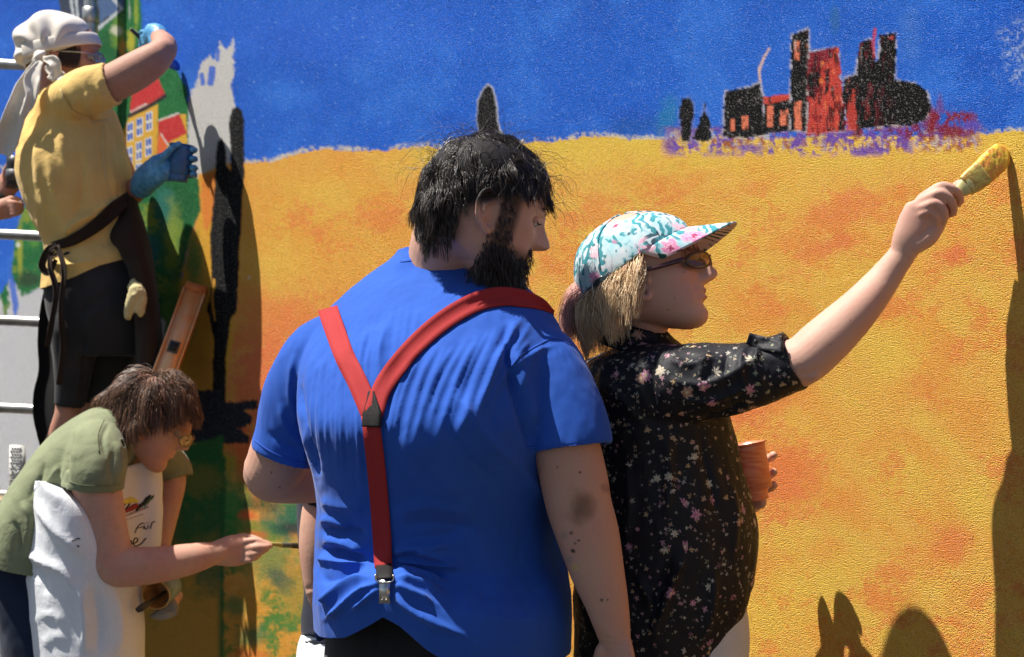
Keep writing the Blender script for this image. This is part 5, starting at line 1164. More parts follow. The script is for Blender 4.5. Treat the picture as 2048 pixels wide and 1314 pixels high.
    dv = relief(dv, df, lambda v: (.0085*np.sin(ang*9+1.2*np.sin(dist*40))*sst(.012, .05, dist)*sst(.22, .08, dist)-.018*np.exp(-(dist/.03)**2)+.006*fbm(v[:, 0]*14, v[:, 1]*14, v[:, 2]*14, seed=6, oct=2))*(v[:, 1] < .03))
    dv, df = bisect(dv, df, np.array([0, 0, .128]), unit((.42, 0, -1.)))
    sc = add('headscarf', place(shell(dv, df, .003), h.R, h.s, h.c), CR_, root)
    band = np.array([(cc[0]+(rr[0]-.006)*math.cos(a), (rr[1]-.001)*math.sin(a), 0) for a in np.linspace(-2.35, 2.35, 40)]); band[:, 2] = .150+.30*band[:, 0]
    add('scarf_band', place(tube(band, [(.020, .0045)]*40, n=14, sub=1, up=(0, 0, 1), expo=2.6), h.R, h.s, h.c), CR_, sc)
    kv, kf = remesh([ellipsoid(kn+np.array([0, -.012, 0]), (.018, .014, .020), None), tube([kn+np.array([.012, -.014, .012]), kn+np.array([0, -.027, 0]), kn+np.array([-.014, -.014, -.012])], [.008, .009, .008], n=12)], .0028, 2); add('knot', place((kv, kf), h.R, h.s, h.c), CR_, sc)
    k0 = h.w(kn); kx, ky = proj(k0); kd = k0[1]/DSC-.03
    add('scarf_tail', tail([(kx-2, ky+4, kd), (kx-22, ky+50, kd-.02), (kx-46, ky+105, kd-.03), (kx-68, ky+165, kd), (kx-78, ky+192, kd)], [16, 38, 46, 50, 44], .003, .12, seed=11, amp=.012), CR_, sc)
    add('scarf_tail', tail([(kx+2, ky+8, kd-.01), (kx-16, ky+40, kd-.04), (kx-18, ky+80, kd-.05), (kx-36, ky+120, kd-.04)], [10, 30, 22, 12], .003, .2, seed=12, amp=.010), CR_, sc)
    add('scarf_tail', tail([(kx+6, ky+2, kd), (kx+26, ky+8, kd-.03), (kx+30, ky+32, kd-.03), (kx+22, ky+46, kd-.02)], [10, 22, 20, 18], .003, .3, seed=13, amp=.010), CR_, sc)
    add('scarf_tail', tail([(kx+10, ky+14, kd-.01), (kx+30, ky+34, kd-.02), (kx+44, ky+42, kd-.03)], [8, 18, 26], .003, .3, seed=14, amp=.010), CR_, sc)
    # things she holds
    b = thing('paintbrush', P(300, 88, A+.15), 'round brush with black handle and blue bristles in a raised gloved hand', 'paintbrush')
    bl = plain('handle_black', (.02, .018, .02), .3, .5); tipd = float(wall_d(356))/DSC-.02
    a0, a1 = np.array([263, 60, A+.13]), np.array([358, 138, tipd]); L_ = lambda s: tuple(a0+(a1-a0)*s)
    add('handle', limb([L_(0)+(3.4,), L_(.3)+(5.2,), L_(.6)+(5.5,)], n=14), bl, b); add('ferrule', limb([L_(.6)+(6.5,), L_(.72)+(8,)], n=14, rnd=(0, 0)), plain('ferrule_metal', (.5, .48, .45), .3, .5, 1.), b)
    add('bristles', limb([L_(.72)+(8.,), L_(.86)+(11,), L_(.97)+(7,), L_(1.)+(2.5,)], n=16), plain('blue_paint', (.025, .10, .50), .35, .5), b)
    c = thing('paint_cup', P(355, 360, C_), 'blue plastic paint cup gripped in a blue rubber glove', 'cup'); bt, tp = P(355, 362, C_), P(364, 291, C_+.005)
    BC = plain('blue_cup', (.04, .13, .30), .4, .45, 0, .2, 30); add('cup_wall', tube([bt, (bt+tp)/2, tp], [.0290, .0330, .0375], n=36, sub=5, rnd=(0, 0), hollow=(.09, .0016)), BC, c)
    ax = unit(tp-bt); e1 = unit(np.cross(ax, [0, 1, 0])); e2 = np.cross(ax, e1); add('rim', tube([tp+.0375*(math.cos(q)*e1+math.sin(q)*e2) for q in np.linspace(0, 2*math.pi, 31)], [.0017]*31, n=6, sub=1, rnd=(0, 0)), BC, c)
    add('paint', tube([bt+(tp-bt)*.2, bt+(tp-bt)*.6], [.027, .031], n=28, sub=1, rnd=(0, 0)), plain('blue_paint_wet', (.03, .12, .55), .2, .5), c)
    rg_ = remesh([limb([(268, 566, 4.10, 10), (272, 585, 4.075, 17), (262, 610, 4.07, 12), (256, 634, 4.08, 8)], n=16), limb([(278, 572, 4.09, 10), (284, 598, 4.075, 10), (282, 628, 4.08, 6)], n=14), limb([(270, 590, 4.06, 10), (276, 620, 4.07, 6)], n=12)], .004, 3)
    rv = relief(rg_[0], rg_[1], lambda v: .006*fbm(v[:, 0]*55, v[:, 1]*55, v[:, 2]*40, seed=7, oct=3)); add('rag', (rv, rg_[1]), fabric('yellow_rag', (.60, .50, .26), .9, .1, 800), label='crumpled pale yellow rag tucked in the pocket of dark trousers', cat='rag')
make_yellow()
DSC = 1.0
# ------------------------------------------------------------------ bent woman in olive shirt and white apron
def make_olive():
    B = 3.75
    root = thing('person', (-1.2, 3.75, 0), 'bent brown-haired woman in olive t-shirt and white apron holding a thin brush', 'person')
    h = Head(296, 850, B, math.radians(8), math.radians(-26), math.radians(0), 1.08, nose=.95, wide=.97, brow=.6, lips=.9, jaw=.85)
    neck = limb([(282, 848, B, 42), (256, 868, B, 44), (222, 890, B, 48)], n=24)
    A = 3.58
    arm = limb([(200, 915, A+.03, 34), (192, 960, A, 48), (204, 1040, A, 47), (214, 1090, A, 46), (222, 1122, A-.005, 45), (240, 1132, A-.005, 42), (290, 1132, A+.01, 38), (350, 1124, A+.04, 34), (405, 1112, A+.07, 28), (440, 1104, A+.09, 24, 18)], n=28)
    hnd = [limb([(432, 1106, A+.085, 25, 18), (462, 1102, A+.10, 32, 17), (486, 1100, A+.11, 30, 14)], n=20)]
    for j, r in (([(480, 1086, A+.105), (506, 1080, A+.10), (524, 1084, A+.10), (538, 1087, A+.105)], .0090), ([(488, 1098, A+.105), (512, 1094, A+.09), (530, 1094, A+.092), (541, 1092, A+.10)], .0092),
                 ([(484, 1110, A+.105), (506, 1108, A+.09), (524, 1104, A+.092), (534, 1098, A+.105)], .0088), ([(474, 1120, A+.105), (494, 1121, A+.092), (510, 1117, A+.095), (520, 1110, A+.11)], .0078), ([(455, 1088, A+.12), (478, 1074, A+.125), (500, 1074, A+.122), (522, 1082, A+.118)], .0100)): hnd.append(finger(j, r, r*.8))
    farm = limb([(300, 920, 3.93, 40), (338, 950, 3.95, 34), (326, 1030, 3.92, 30), (312, 1095, 3.88, 28), (318, 1140, 3.84, 23), (334, 1180, 3.80, 19)], n=22)
    fh = [limb([(332, 1172, 3.80, 19, 14), (344, 1198, 3.80, 24, 13)], n=16)]
    for k in range(4): fh.append(finger([(352, 1188+k*9, 3.80), (346, 1192+k*10, 3.765), (332, 1196+k*10, 3.75), (322, 1200+k*9, 3.752)], .0085, .007))
    fh.append(finger([(338, 1178, 3.79), (322, 1174, 3.76), (308, 1178, 3.745)], .010, .008))
    trunk = [limb([(225, 885, B, 48), (160, 950, B, 66), (110, 1040, B, 76), (95, 1130, B, 80)], n=22), limb([(195, 925, B, 36), (200, 918, A+.04, 34)], n=14), limb([(215, 905, B, 46), (300, 920, 3.92, 38)], n=14)]
    V, F = remesh(h.parts+[neck, arm, farm]+hnd+fh+trunk, .0036, 3)
    V = folds(V, F, [([(196, 1150), (220, 1140), (238, 1150)], 4, -.002), ([(205, 1160), (235, 1156), (262, 1160)], 4, .002)])
    add('body', (V, F), SKIN, root); h.eyes(root, EYEW, EYED, (1, 0, -.3))
    # hair
    HM = hairmat('hair_brown', (.045, .024, .015), (.30, .165, .10), .4, .45); rg = np.random.default_rng(5)
    z = lambda x, y, z: ((z > .120+.50*np.clip(x, -.02, .12)) | ((x < -.02) & (z > .07)))
    rt = scalp(7800, z, 21); nr = unit((rt-np.array([-.003, 0, .122]))/np.array([.099, .0765, .112])**2); tg = rt-np.array([-.03, .0, .232]); tg = unit(tg-nr*(tg*nr).sum(1, keepdims=True))
    dl = tg+nr*.3+.15*2*np.stack([fbm(rt[:, 0]*45, rt[:, 1]*45, rt[:, 2]*45, seed=s, oct=2) for s in (1, 2, 3)], 1)
    lay = .004+.020*rg.random(len(rt)); ln = (.085+.04*rg.random(len(rt)))*np.where(rt[:, 0] > .045, .28, 1.)*np.where((rt[:, 0] > -.025) & (rt[:, 0] <= .045), .52, 1)
    wv = lambda p, t: .30*np.stack([fbm(p[:, 0]*30, p[:, 1]*30, p[:, 2]*30, seed=s, oct=2) for s in (27, 28, 29)], 1)
    add('hair', strands(h.w(rt), h.dirw(dl), ln*h.s, 11, .5, .12, 1., skull_push(h, lay=lay), .0006, .08, 22, wv, clump=260, cw=.7), HM, root)
    cv, cf = ellipsoid((-.006, 0, .124), (.105, .083, .116), None, 48, 36); kz = z(cv[:, 0], cv[:, 1], cv[:, 2]-.004); kf = np.array([all(kz[i] for i in f if i >= 0) for f in cf]); add('hair_base', place((cv, cf[kf]), h.R, h.s, h.c), plain('hair_root_brown', (.03, .017, .011), .7, .1), root)
    # glasses, earring
    FR = plain('thin_frame', (.25, .16, .10), .3, .5, .6); t = NT('yellowed_lens'); LN = t.out((.95, .88, .62), .03, None, .5, trans=.93)
    gl = add('glasses', place(tube([(.113, -.009, .1195), (.116, 0, .1215), (.113, .009, .1195)], [.0013]*3, n=8), h.R, h.s, h.c), FR, root)
    for sd in (-1, 1):
        th = np.linspace(0, 2*math.pi, 25); rim = np.stack([.116-10*(np.abs(sd*.033+.024*np.cos(th)))**2, sd*.033+.024*np.cos(th), .113+.016*np.sin(th)], 1); add('rim', place(tube(rim, [.0012]*25, n=6, sub=1), h.R, h.s, h.c), FR, gl)
        cen = rim[:-1].mean(0); vv, ff = loft(np.array([cen+(rim[:-1]-cen)*s_ for s_ in (.05, .5, .97)]), cap=False); add('lens', place(shell(vv, ff, .001), h.R, h.s, h.c), LN, gl)
        add('temple', place(tube([(.085, sd*.058, .120), (.05, sd*.076, .122), (-.01, sd*.081, .122)], [.0015]*3, n=6), h.R, h.s, h.c), FR, gl)
    ec = h.w((-.002, -.078, .066)); add('earring', tube([ec+.009*np.array([math.cos(q), 0, math.sin(q)]) for q in np.linspace(0, 6.28, 17)], [.0009]*17, n=6, sub=1, rnd=(0, 0)), plain('gold', (.7, .5, .2), .25, .5, 1.), root)
    # t-shirt
    tor = limb([(60, 1130, B, 92, 126), (82, 1060, B, 90, 126), (120, 990, B, 86, 130), (168, 926, B, 82, 138), (214, 880, B, 72, 120), (252, 856, B, 56, 76), (285, 842, B, 48, 60)], n=80, up=(-.6, 0, .8), expo=2.2)
    sl = limb([(190, 885, A+.10, 56), (192, 915, A+.03, 62), (188, 950, A, 62), (186, 976, A, 62)], n=44, hollow=(.05, .008))
    sf = limb([(270, 900, 3.88, 46), (315, 915, 3.93, 46), (340, 940, 3.95, 42), (346, 960, 3.95, 41)], n=32, hollow=(.04, .008))
    V, F = remesh([tor, sl, sf], .0050, 7, .5); V, F = bisect(V, F, P(262, 852, B), unit((.80, 0, .40)), lambda c: c.z > P(0, 905, B)[2]); V, F = bisect(V, F, P(40, 1118, B), unit((-.22, 0, -1)))
    V = folds(V, F, [(p, w, q*1.2) for p, w, q in [([(150, 860), (140, 900), (130, 950), (128, 970)], 6, -.008), ([(218, 845), (205, 880), (215, 920)], 4, -.005), ([(120, 930), (100, 960), (75, 985)], 7, .008), ([(60, 985), (100, 1000), (140, 1000)], 6, .008), ([(40, 1000), (60, 1040), (50, 1090)], 8, .008), ([(25, 1040), (40, 1070), (35, 1110)], 6, -.007), ([(230, 880), (240, 920), (238, 960)], 6, .006), ([(225, 900), (222, 940), (230, 975)], 5, -.005), ([(165, 850), (150, 890), (145, 930)], 9, .006), ([(90, 920), (80, 960), (55, 1000)], 6, -.006)]])
    V = relief(V, F, lambda v: .0042*fbm(v[:, 0]*12, v[:, 1]*12, v[:, 2]*12, seed=85, oct=3))
    OL = fabric('olive_jersey', (.215, .235, .135), .8, .10, 1100, .5, wrs=14., wd=.014); ts = add('t_shirt', shell(V, F, .003), OL, root); tb = bvh_of((V, F))
    SE = fabric('olive_seam', (.17, .19, .105), .85, .05, 900)
    for pl in ([(208, 838), (196, 868), (198, 905)], [(127, 958), (160, 970), (205, 972), (246, 968)]): add('seam', ribbon(pl, 2.6, tb, .001, .001, smooth=1), SE, ts)
    # jeans
    yaw = math.radians(75); J = fabric('navy_denim', (.016, .024, .048), .9, .2, 900, .0)
    tr = slices([(1060, 0, 130, B), (1110, -25, 150, B), (1170, -20, 176, B), (1240, -4, 196, B), (1320, 10, 210, B), (1400, 20, 205, B)], yaw, .95, 2.1, 60); c = P(110, 1390, B); la = np.array([math.cos(yaw), -math.sin(yaw), 0])
    V, F = remesh([tr]+legs(c-la*.1, c+la*.1, (c-la*.12)*[1, 1, 0], (c+la*.12)*[1, 1, 0], (.10, .075, .062), .06), .007, 5); V = relief(V, F, lambda v: .005*fbm(v[:, 0]*14, v[:, 1]*14, v[:, 2]*10, seed=86, oct=3)); add('jeans', (V, F), J, root)
    for s in (-1, 1): shoe(c+la*.12*s, math.radians(12), SHOE, root)
    # apron
    WA = fabric('white_apron_cotton', (.72, .73, .75), .9, .04, 1100, .35, .05, .15, 30., .006)
    fw = lambda v: .004*fbm(v[:, 0]*13, v[:, 1]*13, v[:, 2]*7, seed=87, oct=3)
    V, F = sheet([(962, 70, 92, 3.60, .06), (985, 62, 152, 3.66, .15), (1020, 52, 210, 3.70, .20), (1080, 42, 250, 3.72, .22), (1150, 32, 278, 3.74, .225), (1230, 31, 288, 3.75, .225), (1320, 40, 290, 3.75, .22), (1420, 48, 288, 3.75, .22), (1500, 55, 284, 3.75, .21)], 70, 10, fold=fw)
    V = folds(V, F, [([(70, 1000), (110, 1060), (170, 1110)], 9, .014), ([(50, 1105), (90, 1125), (130, 1145), (160, 1200)], 8, .016), ([(60, 1120), (85, 1160), (95, 1190)], 8, -.012), ([(160, 1160), (170, 1240), (170, 1310)], 10, .018), ([(185, 1170), (200, 1250), (195, 1314)], 12, -.016), ([(60, 1240), (100, 1230), (130, 1245)], 5, .006), ([(80, 1290), (110, 1275), (140, 1280)], 5, .006), ([(40, 1150), (70, 1150), (100, 1155)], 4, -.004), ([(230, 1180), (240, 1250), (235, 1310)], 12, .012)])
    ap = add('apron', shell(V, F, .0025), WA, root); ab = bvh_of((V, F))
    for pl in ([(70, 972), (54, 1020), (44, 1080), (35, 1150), (34, 1230), (42, 1314)],): add('hem', ribbon(pl, 5, ab, .0008, .0015, smooth=1), WA, ap)
    G = []
    for r, (xl, xr, y0, y1) in enumerate(((238, 322, 938, 912), (240, 326, 975, 950), (242, 328, 1010, 985), (246, 328, 1050, 1030), (250, 322, 1090, 1080), (256, 318, 1120, 1112))):
        G.append([P(xl+(xr-xl)*u, y0+(y1-y0)*u, 3.66+.16*u+.02*math.sin(u*5)) for u in np.linspace(0, 1, 24)])
    G = np.array([cr(np.array(G)[:, j], 8) for j in range(24)]).transpose(1, 0, 2); V, F = loft(G, cap=False, closed=False); F = F[:, ::-1] if normals(V, F)[:, 1].mean() > 0 else F
    V = relief(V, F, lambda v: .006*fbm(v[:, 0]*16, v[:, 1]*16, v[:, 2]*12, seed=88, oct=2)); add('bib', shell(V, F, .0025), WA, ap); bb = bvh_of((V, F))
    add('neck_strap', tail([(240, 940, 3.655), (236, 915, 3.66), (228, 890, 3.66), (220, 868, 3.68)], [12, 10, 10, 9], .002, seed=5, amp=.002), WA, ap); add('neck_strap', tail([(318, 914, 3.80), (306, 890, 3.82), (290, 872, 3.84)], [12, 11, 10], .002, seed=6, amp=.002), WA, ap)
    INK = plain('ink_black', (.012, .012, .014), .7); rd = plain('ink_red', (.30, .03, .035), .7); gr = plain('ink_green', (.06, .13, .06), .7); ye = plain('ink_yellow', (.70, .60, .10), .7); gy = plain('ink_grey', (.2, .19, .2), .7)
    pr = []
    def ink(nm, pl, w, m): add(nm, ribbon(pl, w, bb, .0010, .0008, smooth=0, sub=4, nx=3), m, ap)
    ink('print_patch', [(244, 1006), (262, 1000), (276, 1003)], [8, 13, 5], ye)
    ink('print_stroke', [(246, 1016), (252, 1006), (258, 1004), (258, 1010), (248, 1022)], 3.4, INK); ink('print_patch', [(250, 1024), (264, 1016), (276, 1010)], [5, 11, 8], rd); ink('print_stroke', [(256, 1018), (266, 1010), (276, 1007)], 2.4, INK)
    ink('print_stroke', [(272, 1022), (280, 1012), (286, 1008), (294, 998), (302, 990)], [3, 8, 6, 8, 3], INK); ink('print_stroke', [(288, 1012), (296, 1004), (305, 992)], [3, 5, 2], gr); ink('print_stroke', [(300, 1000), (305, 996), (308, 990)], [2, 3, 2], INK)
    for k in range(11): ink('print_letter', [(246+k*4.8, 1036-k*1.9), (247+k*4.8, 1033-k*1.9), (248.5+k*4.8, 1030.5-k*1.9)], 1.7, rd if k % 3 else INK)
    for k in range(6): ink('print_letter', [(247+k*7, 1042-k*2.4), (250+k*7, 1040.5-k*2.4), (252+k*7, 1040-k*2.4)], 1.2, gy)
    for pl, w in (([(270, 1066), (274, 1056), (281, 1048), (287, 1046)], 2.), ([(272, 1057), (280, 1055), (286, 1053)], 1.6), ([(287, 1058), (289, 1052), (290, 1058), (295, 1057), (297, 1050)], 1.8), ([(301, 1058), (303, 1050), (305, 1045), (311, 1043)], 2.),
                  ([(252, 1078), (253, 1090), (258, 1095), (263, 1086), (262, 1080)], 2.6), ([(264, 1088), (272, 1085), (276, 1079), (271, 1076), (267, 1084), (270, 1092), (282, 1088), (292, 1076)], 2.4)): ink('handwriting', pl, w, INK)
    for x, y in ((289, 1047), (295, 1045.5)): ink('handwriting', [(x-1, y), (x, y), (x+1, y)], 2., INK)
    def ink2(pl, w): add('handwriting', ribbon(pl, w, ab, .0010, .0008, smooth=0, sub=4, nx=3), INK, ap)
    ink2([(143, 1082), (150, 1080), (155, 1077), (160, 1078)], 2.4); ink2([(154, 1091), (157, 1093), (159, 1092)], 2.6)
    # thin brush
    b = thing('paintbrush', P(536, 1088, A+.11), 'thin paintbrush with dark banded handle pinched in bare fingers beside green paint', 'paintbrush')
    add('handle', limb([(512, 1088, A+.105, 3.2), (545, 1088, A+.13, 4.), (562, 1090, A+.15, 4.4)], n=12), plain('handle_yellowed', (.30, .28, .10), .4), b); add('ferrule', limb([(560, 1090, A+.15, 4.6), (582, 1091, A+.18, 5.)], n=12, rnd=(0, 0)), plain('blue_grey_band', (.05, .075, .10), .4), b)
    add('bristles', limb([(582, 1091, A+.18, 5.2), (598, 1092, A+.20, 5.5), (615, 1093, A+.22, 3)], n=12), plain('dark_bristles', (.02, .025, .03), .5), b)
    # cup, spatula and rag in the far hand
    cp = thing('paint_cup', P(325, 1200, 3.74), 'tilted paint cup showing its orange-brown inside below the bent woman forearm', 'cup')
    tp, bt = P(312, 1190, 3.66), P(338, 1170, 3.745); BCm = plain('pale_blue_cup', (.16, .22, .27), .4, .4, 0, .2, 40); add('cup_wall', tube([bt, (bt+tp)/2, tp], [.0285, .033, .0375], n=36, sub=5, rnd=(0, 0), hollow=(.085, .0015)), BCm, cp)
    inn = plain('orange_paint_film', (.55, .26, .07), .4, .4, 0, .3, 50); ax = unit(tp-bt); v, f = tube([bt+(tp-bt)*.1, (bt+tp)/2, tp-ax*.001], [.0268, .0312, .0355], n=36, sub=4, rnd=(0, 0), cap=True); f = f[:-36]; add('cup_lining', (v, f), inn, cp)
    e1 = unit(np.cross(ax, [0, 0, 1])); e2 = np.cross(ax, e1); add('rim', tube([tp+.0375*(math.cos(q)*e1+math.sin(q)*e2) for q in np.linspace(0, 6.2832, 31)], [.002]*31, n=6, sub=1, rnd=(0, 0)), plain('cup_rim', (.55, .33, .10), .4), cp)
    sp = thing('spatula', P(290, 1210, 3.62), 'dark flat spatula resting in the tilted paint cup', 'spatula'); add('blade', limb([(274, 1221, 3.60, 6, 2), (284, 1215, 3.605, 8.5, 2.5), (298, 1206, 3.62, 6, 2.5)], n=14, up=(.5, 0, .8)), plain('dark_paint', (.03, .025, .022), .4), sp); add('shaft', limb([(298, 1206, 3.62, 4.), (330, 1184, 3.70, 4.)], n=10), plain('dark_shaft', (.03, .025, .022), .4), sp)
    rg2 = remesh([ellipsoid(P(328, 1226, 3.70), (.026, .02, .018)), ellipsoid(P(340, 1214, 3.71), (.02, .02, .026)), limb([(305, 1232, 3.69, 5), (322, 1232, 3.69, 10), (345, 1225, 3.70, 9)], n=12)], .0035, 2); v = relief(rg2[0], rg2[1], lambda v: .006*fbm(v[:, 0]*60, v[:, 1]*60, v[:, 2]*60, seed=7, oct=3)); add('rag', (v, rg2[1]), fabric('grey_rag', (.24, .235, .21), .95, .3, 700), label='crumpled grey rag under the tilted paint cup', cat='rag')
    jar = thing('paint_jar', P(334, 1130, 3.82), 'yellow-rimmed paint jar half hidden behind the bent woman forearm', 'jar'); bt, tp = P(338, 1150, 3.84), P(331, 1100, 3.83); t = NT('jar_plastic'); jm = t.out((.42, .45, .36), .3, None, .4)
    add('jar_wall', tube([bt, tp], [.024, .028], n=28, sub=4, rnd=(0, 0), hollow=(.05, .0015)), jm, jar); ax = unit(tp-bt); e1 = unit(np.cross(ax, [0, 1, 0])); e2 = np.cross(ax, e1); add('rim', tube([tp+.028*(math.cos(q)*e1+math.sin(q)*e2) for q in np.linspace(0, 6.2832, 25)], [.002]*25, n=6, sub=1, rnd=(0, 0)), plain('yellow_rim', (.6, .5, .15), .4), jar)
make_olive()
# ------------------------------------------------------------------ people half hidden, scaffold and odds and ends
def make_rest():
    # person hidden behind the man
    B = 3.1; yaw = math.radians(40); root = thing('person', (-.32, 3.12, 0), 'person in navy top and white trousers mostly hidden behind the big man', 'person')
    h = Head(770, 840, B+.03, math.radians(60), math.radians(-30), 0, 1.0)
    body = h.parts+[limb([(765, 860, B+.03, 52), (750, 930, B, 56), (745, 1100, B, 90)], n=20), limb([(700, 990, B-.04, 50), (655, 1000, B-.08, 44), (640, 1080, B-.09, 42), (640, 1150, B-.09, 35), (644, 1185, B-.085, 31), (660, 1230, B-.07, 28), (664, 1290, B-.06, 22), (668, 1330, B-.055, 24, 18)], n=24), limb([(745, 1000, B, 52), (700, 990, B-.04, 50)], n=14), limb([(760, 1000, B, 52), (850, 1010, B+.1, 44), (870, 1120, B+.12, 38), (860, 1250, B+.1, 30)], n=18)]
    for k in range(4): body.append(finger([(660+k*7, 1345, B-.055), (661+k*7, 1375, B-.05), (664+k*6, 1400, B-.04)], .0085, .007))
    body.append(finger([(654, 1335, B-.05), (648, 1360, B-.045), (652, 1380, B-.04)], .0095, .008))
    V, F = remesh(body, .0036, 3); V = folds(V, F, [([(608, 1180), (625, 1174), (645, 1176)], 2.5, -.002), ([(610, 1190), (628, 1184), (648, 1190)], 2.5, .002), ([(612, 1198), (630, 1194), (650, 1204)], 2.5, -.002)]); add('body', (V, F), SKIN, root); h.eyes(root, EYEW, EYED)
    rt = scalp(1500, lambda x, y, z: (z > .13) | ((x < -.03) & (z > .08)), 31); nr = unit(rt-np.array([0, 0, .12])); add('hair', strands(h.w(rt), h.dirw(nr*.5+np.array([-.5, 0, -.6])), .07, 7, .5, .2, 1., skull_push(h, .006), .0011, .2, 32), hairmat('hair_grey', (.10, .08, .07), (.30, .26, .22)), root)
    NV = fabric('navy_jersey', (.012, .014, .026), .85, .15, 1100); V, F = remesh([slices([(960, 660, 830, B), (985, 600, 880, B), (1040, 592, 885, B), (1120, 598, 880, B), (1190, 606, 872, B), (1250, 600, 870, B), (1300, 604, 868, B)], yaw, .7, 2.2, 56), limb([(700, 985, B-.05, 48), (655, 985, B-.085, 50), (640, 1015, B-.09, 48)], n=28, hollow=(.03, .008))], .0055, 5)
    V = folds(V, F, [([(605, 1265), (640, 1268), (680, 1262)], 4, .008), ([(603, 1282), (640, 1284), (680, 1280)], 4, .008), ([(602, 1274), (640, 1276), (680, 1270)], 3, -.008), ([(606, 1190), (640, 1195), (680, 1190)], 7, -.006)]); add('t_shirt', (V, F), NV, root)
    WT = fabric('white_ribbed_cotton', (.72, .72, .72), .9, .05, 900, .2); c = P(738, 1420, B); la = np.array([math.cos(yaw), -math.sin(yaw), 0])
    add('trousers', remesh([slices([(1262, 608, 866, B), (1300, 594, 872, B), (1380, 590, 876, B), (1440, 600, 870, B)], yaw, .75, 2.2, 56)]+legs(c-la*.09, c+la*.09, (c-la*.1)*[1, 1, 0], (c+la*.1)*[1, 1, 0], (.095, .07, .06), .05), .007, 5), WT, root)
    for s in (-1, 1): shoe(c+la*.1*s, math.radians(45), SHOE, root)

    # person past the left edge: only the hands reach into view
    B = 4.5; root = thing('person', (-2.15, 4.35, 0), 'person beyond the scaffold whose hands hold a dark tin and a thin brush', 'person')
    h = Head(-330, 420, B, math.radians(20), 0, 0, 1.0, nose=.9)
    body = h.parts+[limb([(-335, 430, B, 34), (-345, 500, B, 40), (-340, 600, B, 80), (-330, 800, B, 85)], n=20),
        limb([(-335, 520, B-.12, 46), (-250, 560, B-.14, 40), (-180, 560, B-.14, 34), (-100, 490, B-.1, 30), (-20, 428, B-.06, 21), (0, 420, B-.055, 20, 16)], n=20),
        limb([(-330, 510, B+.08, 46), (-240, 540, B+.1, 40), (-160, 520, B+.1, 34), (-70, 440, B+.06, 29), (0, 388, B+.02, 21, 17)], n=20),
        limb([(-6, 421, B-.055, 20, 14), (16, 416, B-.05, 22, 12)], n=16), limb([(0, 392, B+.02, 20, 16), (18, 366, B+.02, 24, 13), (24, 348, B+.02, 20, 12)], n=16), limb([(-335, 510, B, 45), (-335, 520, B-.12, 44)], n=12), limb([(-335, 505, B, 45), (-330, 510, B+.08, 44)], n=12)]
    for k in range(4): body.append(finger([(14, 404+k*9, B-.05), (28, 405+k*8, B-.065), (38, 408+k*6, B-.06), (44, 408+k*4, B-.05)], .0088, .0072))
    body.append(finger([(6, 404, B-.045), (24, 396, B-.04), (40, 400, B-.042)], .010, .008))
    for k in range(4): body.append(finger([(26, 344+k*9, B+.02), (44, 345+k*9, B+.012), (50, 350+k*8, B-.015), (40, 354+k*8, B-.03)], .0088, .0072))
    body.append(finger([(14, 372, B+.01), (10, 346, B-.015), (18, 326, B-.03)], .010, .008))
    add('body', remesh(body, .0042, 3), SKIN2, root); h.eyes(root, EYEW, EYED)
    rt = scalp(1200, lambda x, y, z: (z > .13) | ((x < -.03) & (z > .07)), 41); nr = unit(rt-np.array([0, 0, .12])); add('hair', strands(h.w(rt), h.dirw(nr*.5+np.array([-.5, 0, -.6])), .06, 7, .5, .2, 1., skull_push(h, .006), .0012, .2, 42), hairmat('hair_dark', (.02, .014, .01), (.09, .06, .04)), root)
    GR = fabric('grey_sweatshirt', (.10, .10, .11), .9, .15, 900); yaw = math.radians(70)
    add('sweatshirt', remesh([slices([(478, -372, -310, B), (505, -400, -275, B), (560, -412, -258, B), (660, -415, -252, B), (760, -412, -250, B), (860, -410, -250, B)], yaw, .9, 2.1, 48), limb([(-335, 525, B-.12, 54), (-250, 562, B-.14, 50), (-180, 562, B-.14, 44), (-110, 498, B-.1, 40)], n=28, hollow=(.04, .009)), limb([(-330, 515, B+.08, 54), (-240, 545, B+.1, 50), (-160, 524, B+.1, 44), (-80, 450, B+.06, 38)], n=28, hollow=(.04, .009))], .007, 5), GR, root)
    c = P(-330, 900, B); la = np.array([math.cos(yaw), -math.sin(yaw), 0]); add('trousers', remesh([slices([(820, -412, -250, B), (900, -415, -246, B), (980, -410, -250, B)], yaw, .9, 2.1, 40)]+legs(c-la*.09, c+la*.09, (c-la*.1)*[1, 1, 0], (c+la*.1)*[1, 1, 0], (.11, .08, .065), .05), .008, 5), fabric('dark_denim', (.02, .026, .045), .9), root)
    for s in (-1, 1): shoe(c+la*.1*s, math.radians(15), SHOE, root)
    add('wristband', tube([P(-2, 404, B+.02), P(8, 390, B+.02)], [.0385, .0375], n=24, sub=3, rnd=(.1, .1)), plain('watch_black', (.015, .015, .016), .5), root)
    tn = thing('paint_tin', P(30, 372, B-.02), 'small dark tin gripped in a bare hand beside the yellow shirt', 'tin'); add('tin_wall', tube([P(31, 376, B-.02), P(33, 313, B-.02)], [.030, .031], n=28, sub=4, rnd=(0, 0), hollow=(.05, .0015)), plain('tin_black', (.015, .015, .017), .4), tn); add('label_band', tube([P(31.6, 362, B-.02), P(32.2, 340, B-.02)], [.0318, .0319], n=28, sub=2, rnd=(0, 0)), plain('tin_grey', (.05, .05, .055), .5), tn)
    b = thing('paintbrush', P(40, 404, B-.05), 'very thin dark brush pinched in bare fingers behind the yellow shirt', 'paintbrush'); add('handle', limb([(20, 416, B-.055, 2.4), (44, 402, B-.05, 2.6)], n=8), plain('thin_handle', (.03, .03, .03), .4), b); add('bristles', limb([(44, 402, B-.05, 2.8), (55, 396, B-.045, 1.2)], n=8), plain('thin_bristle', (.06, .06, .07), .6), b)

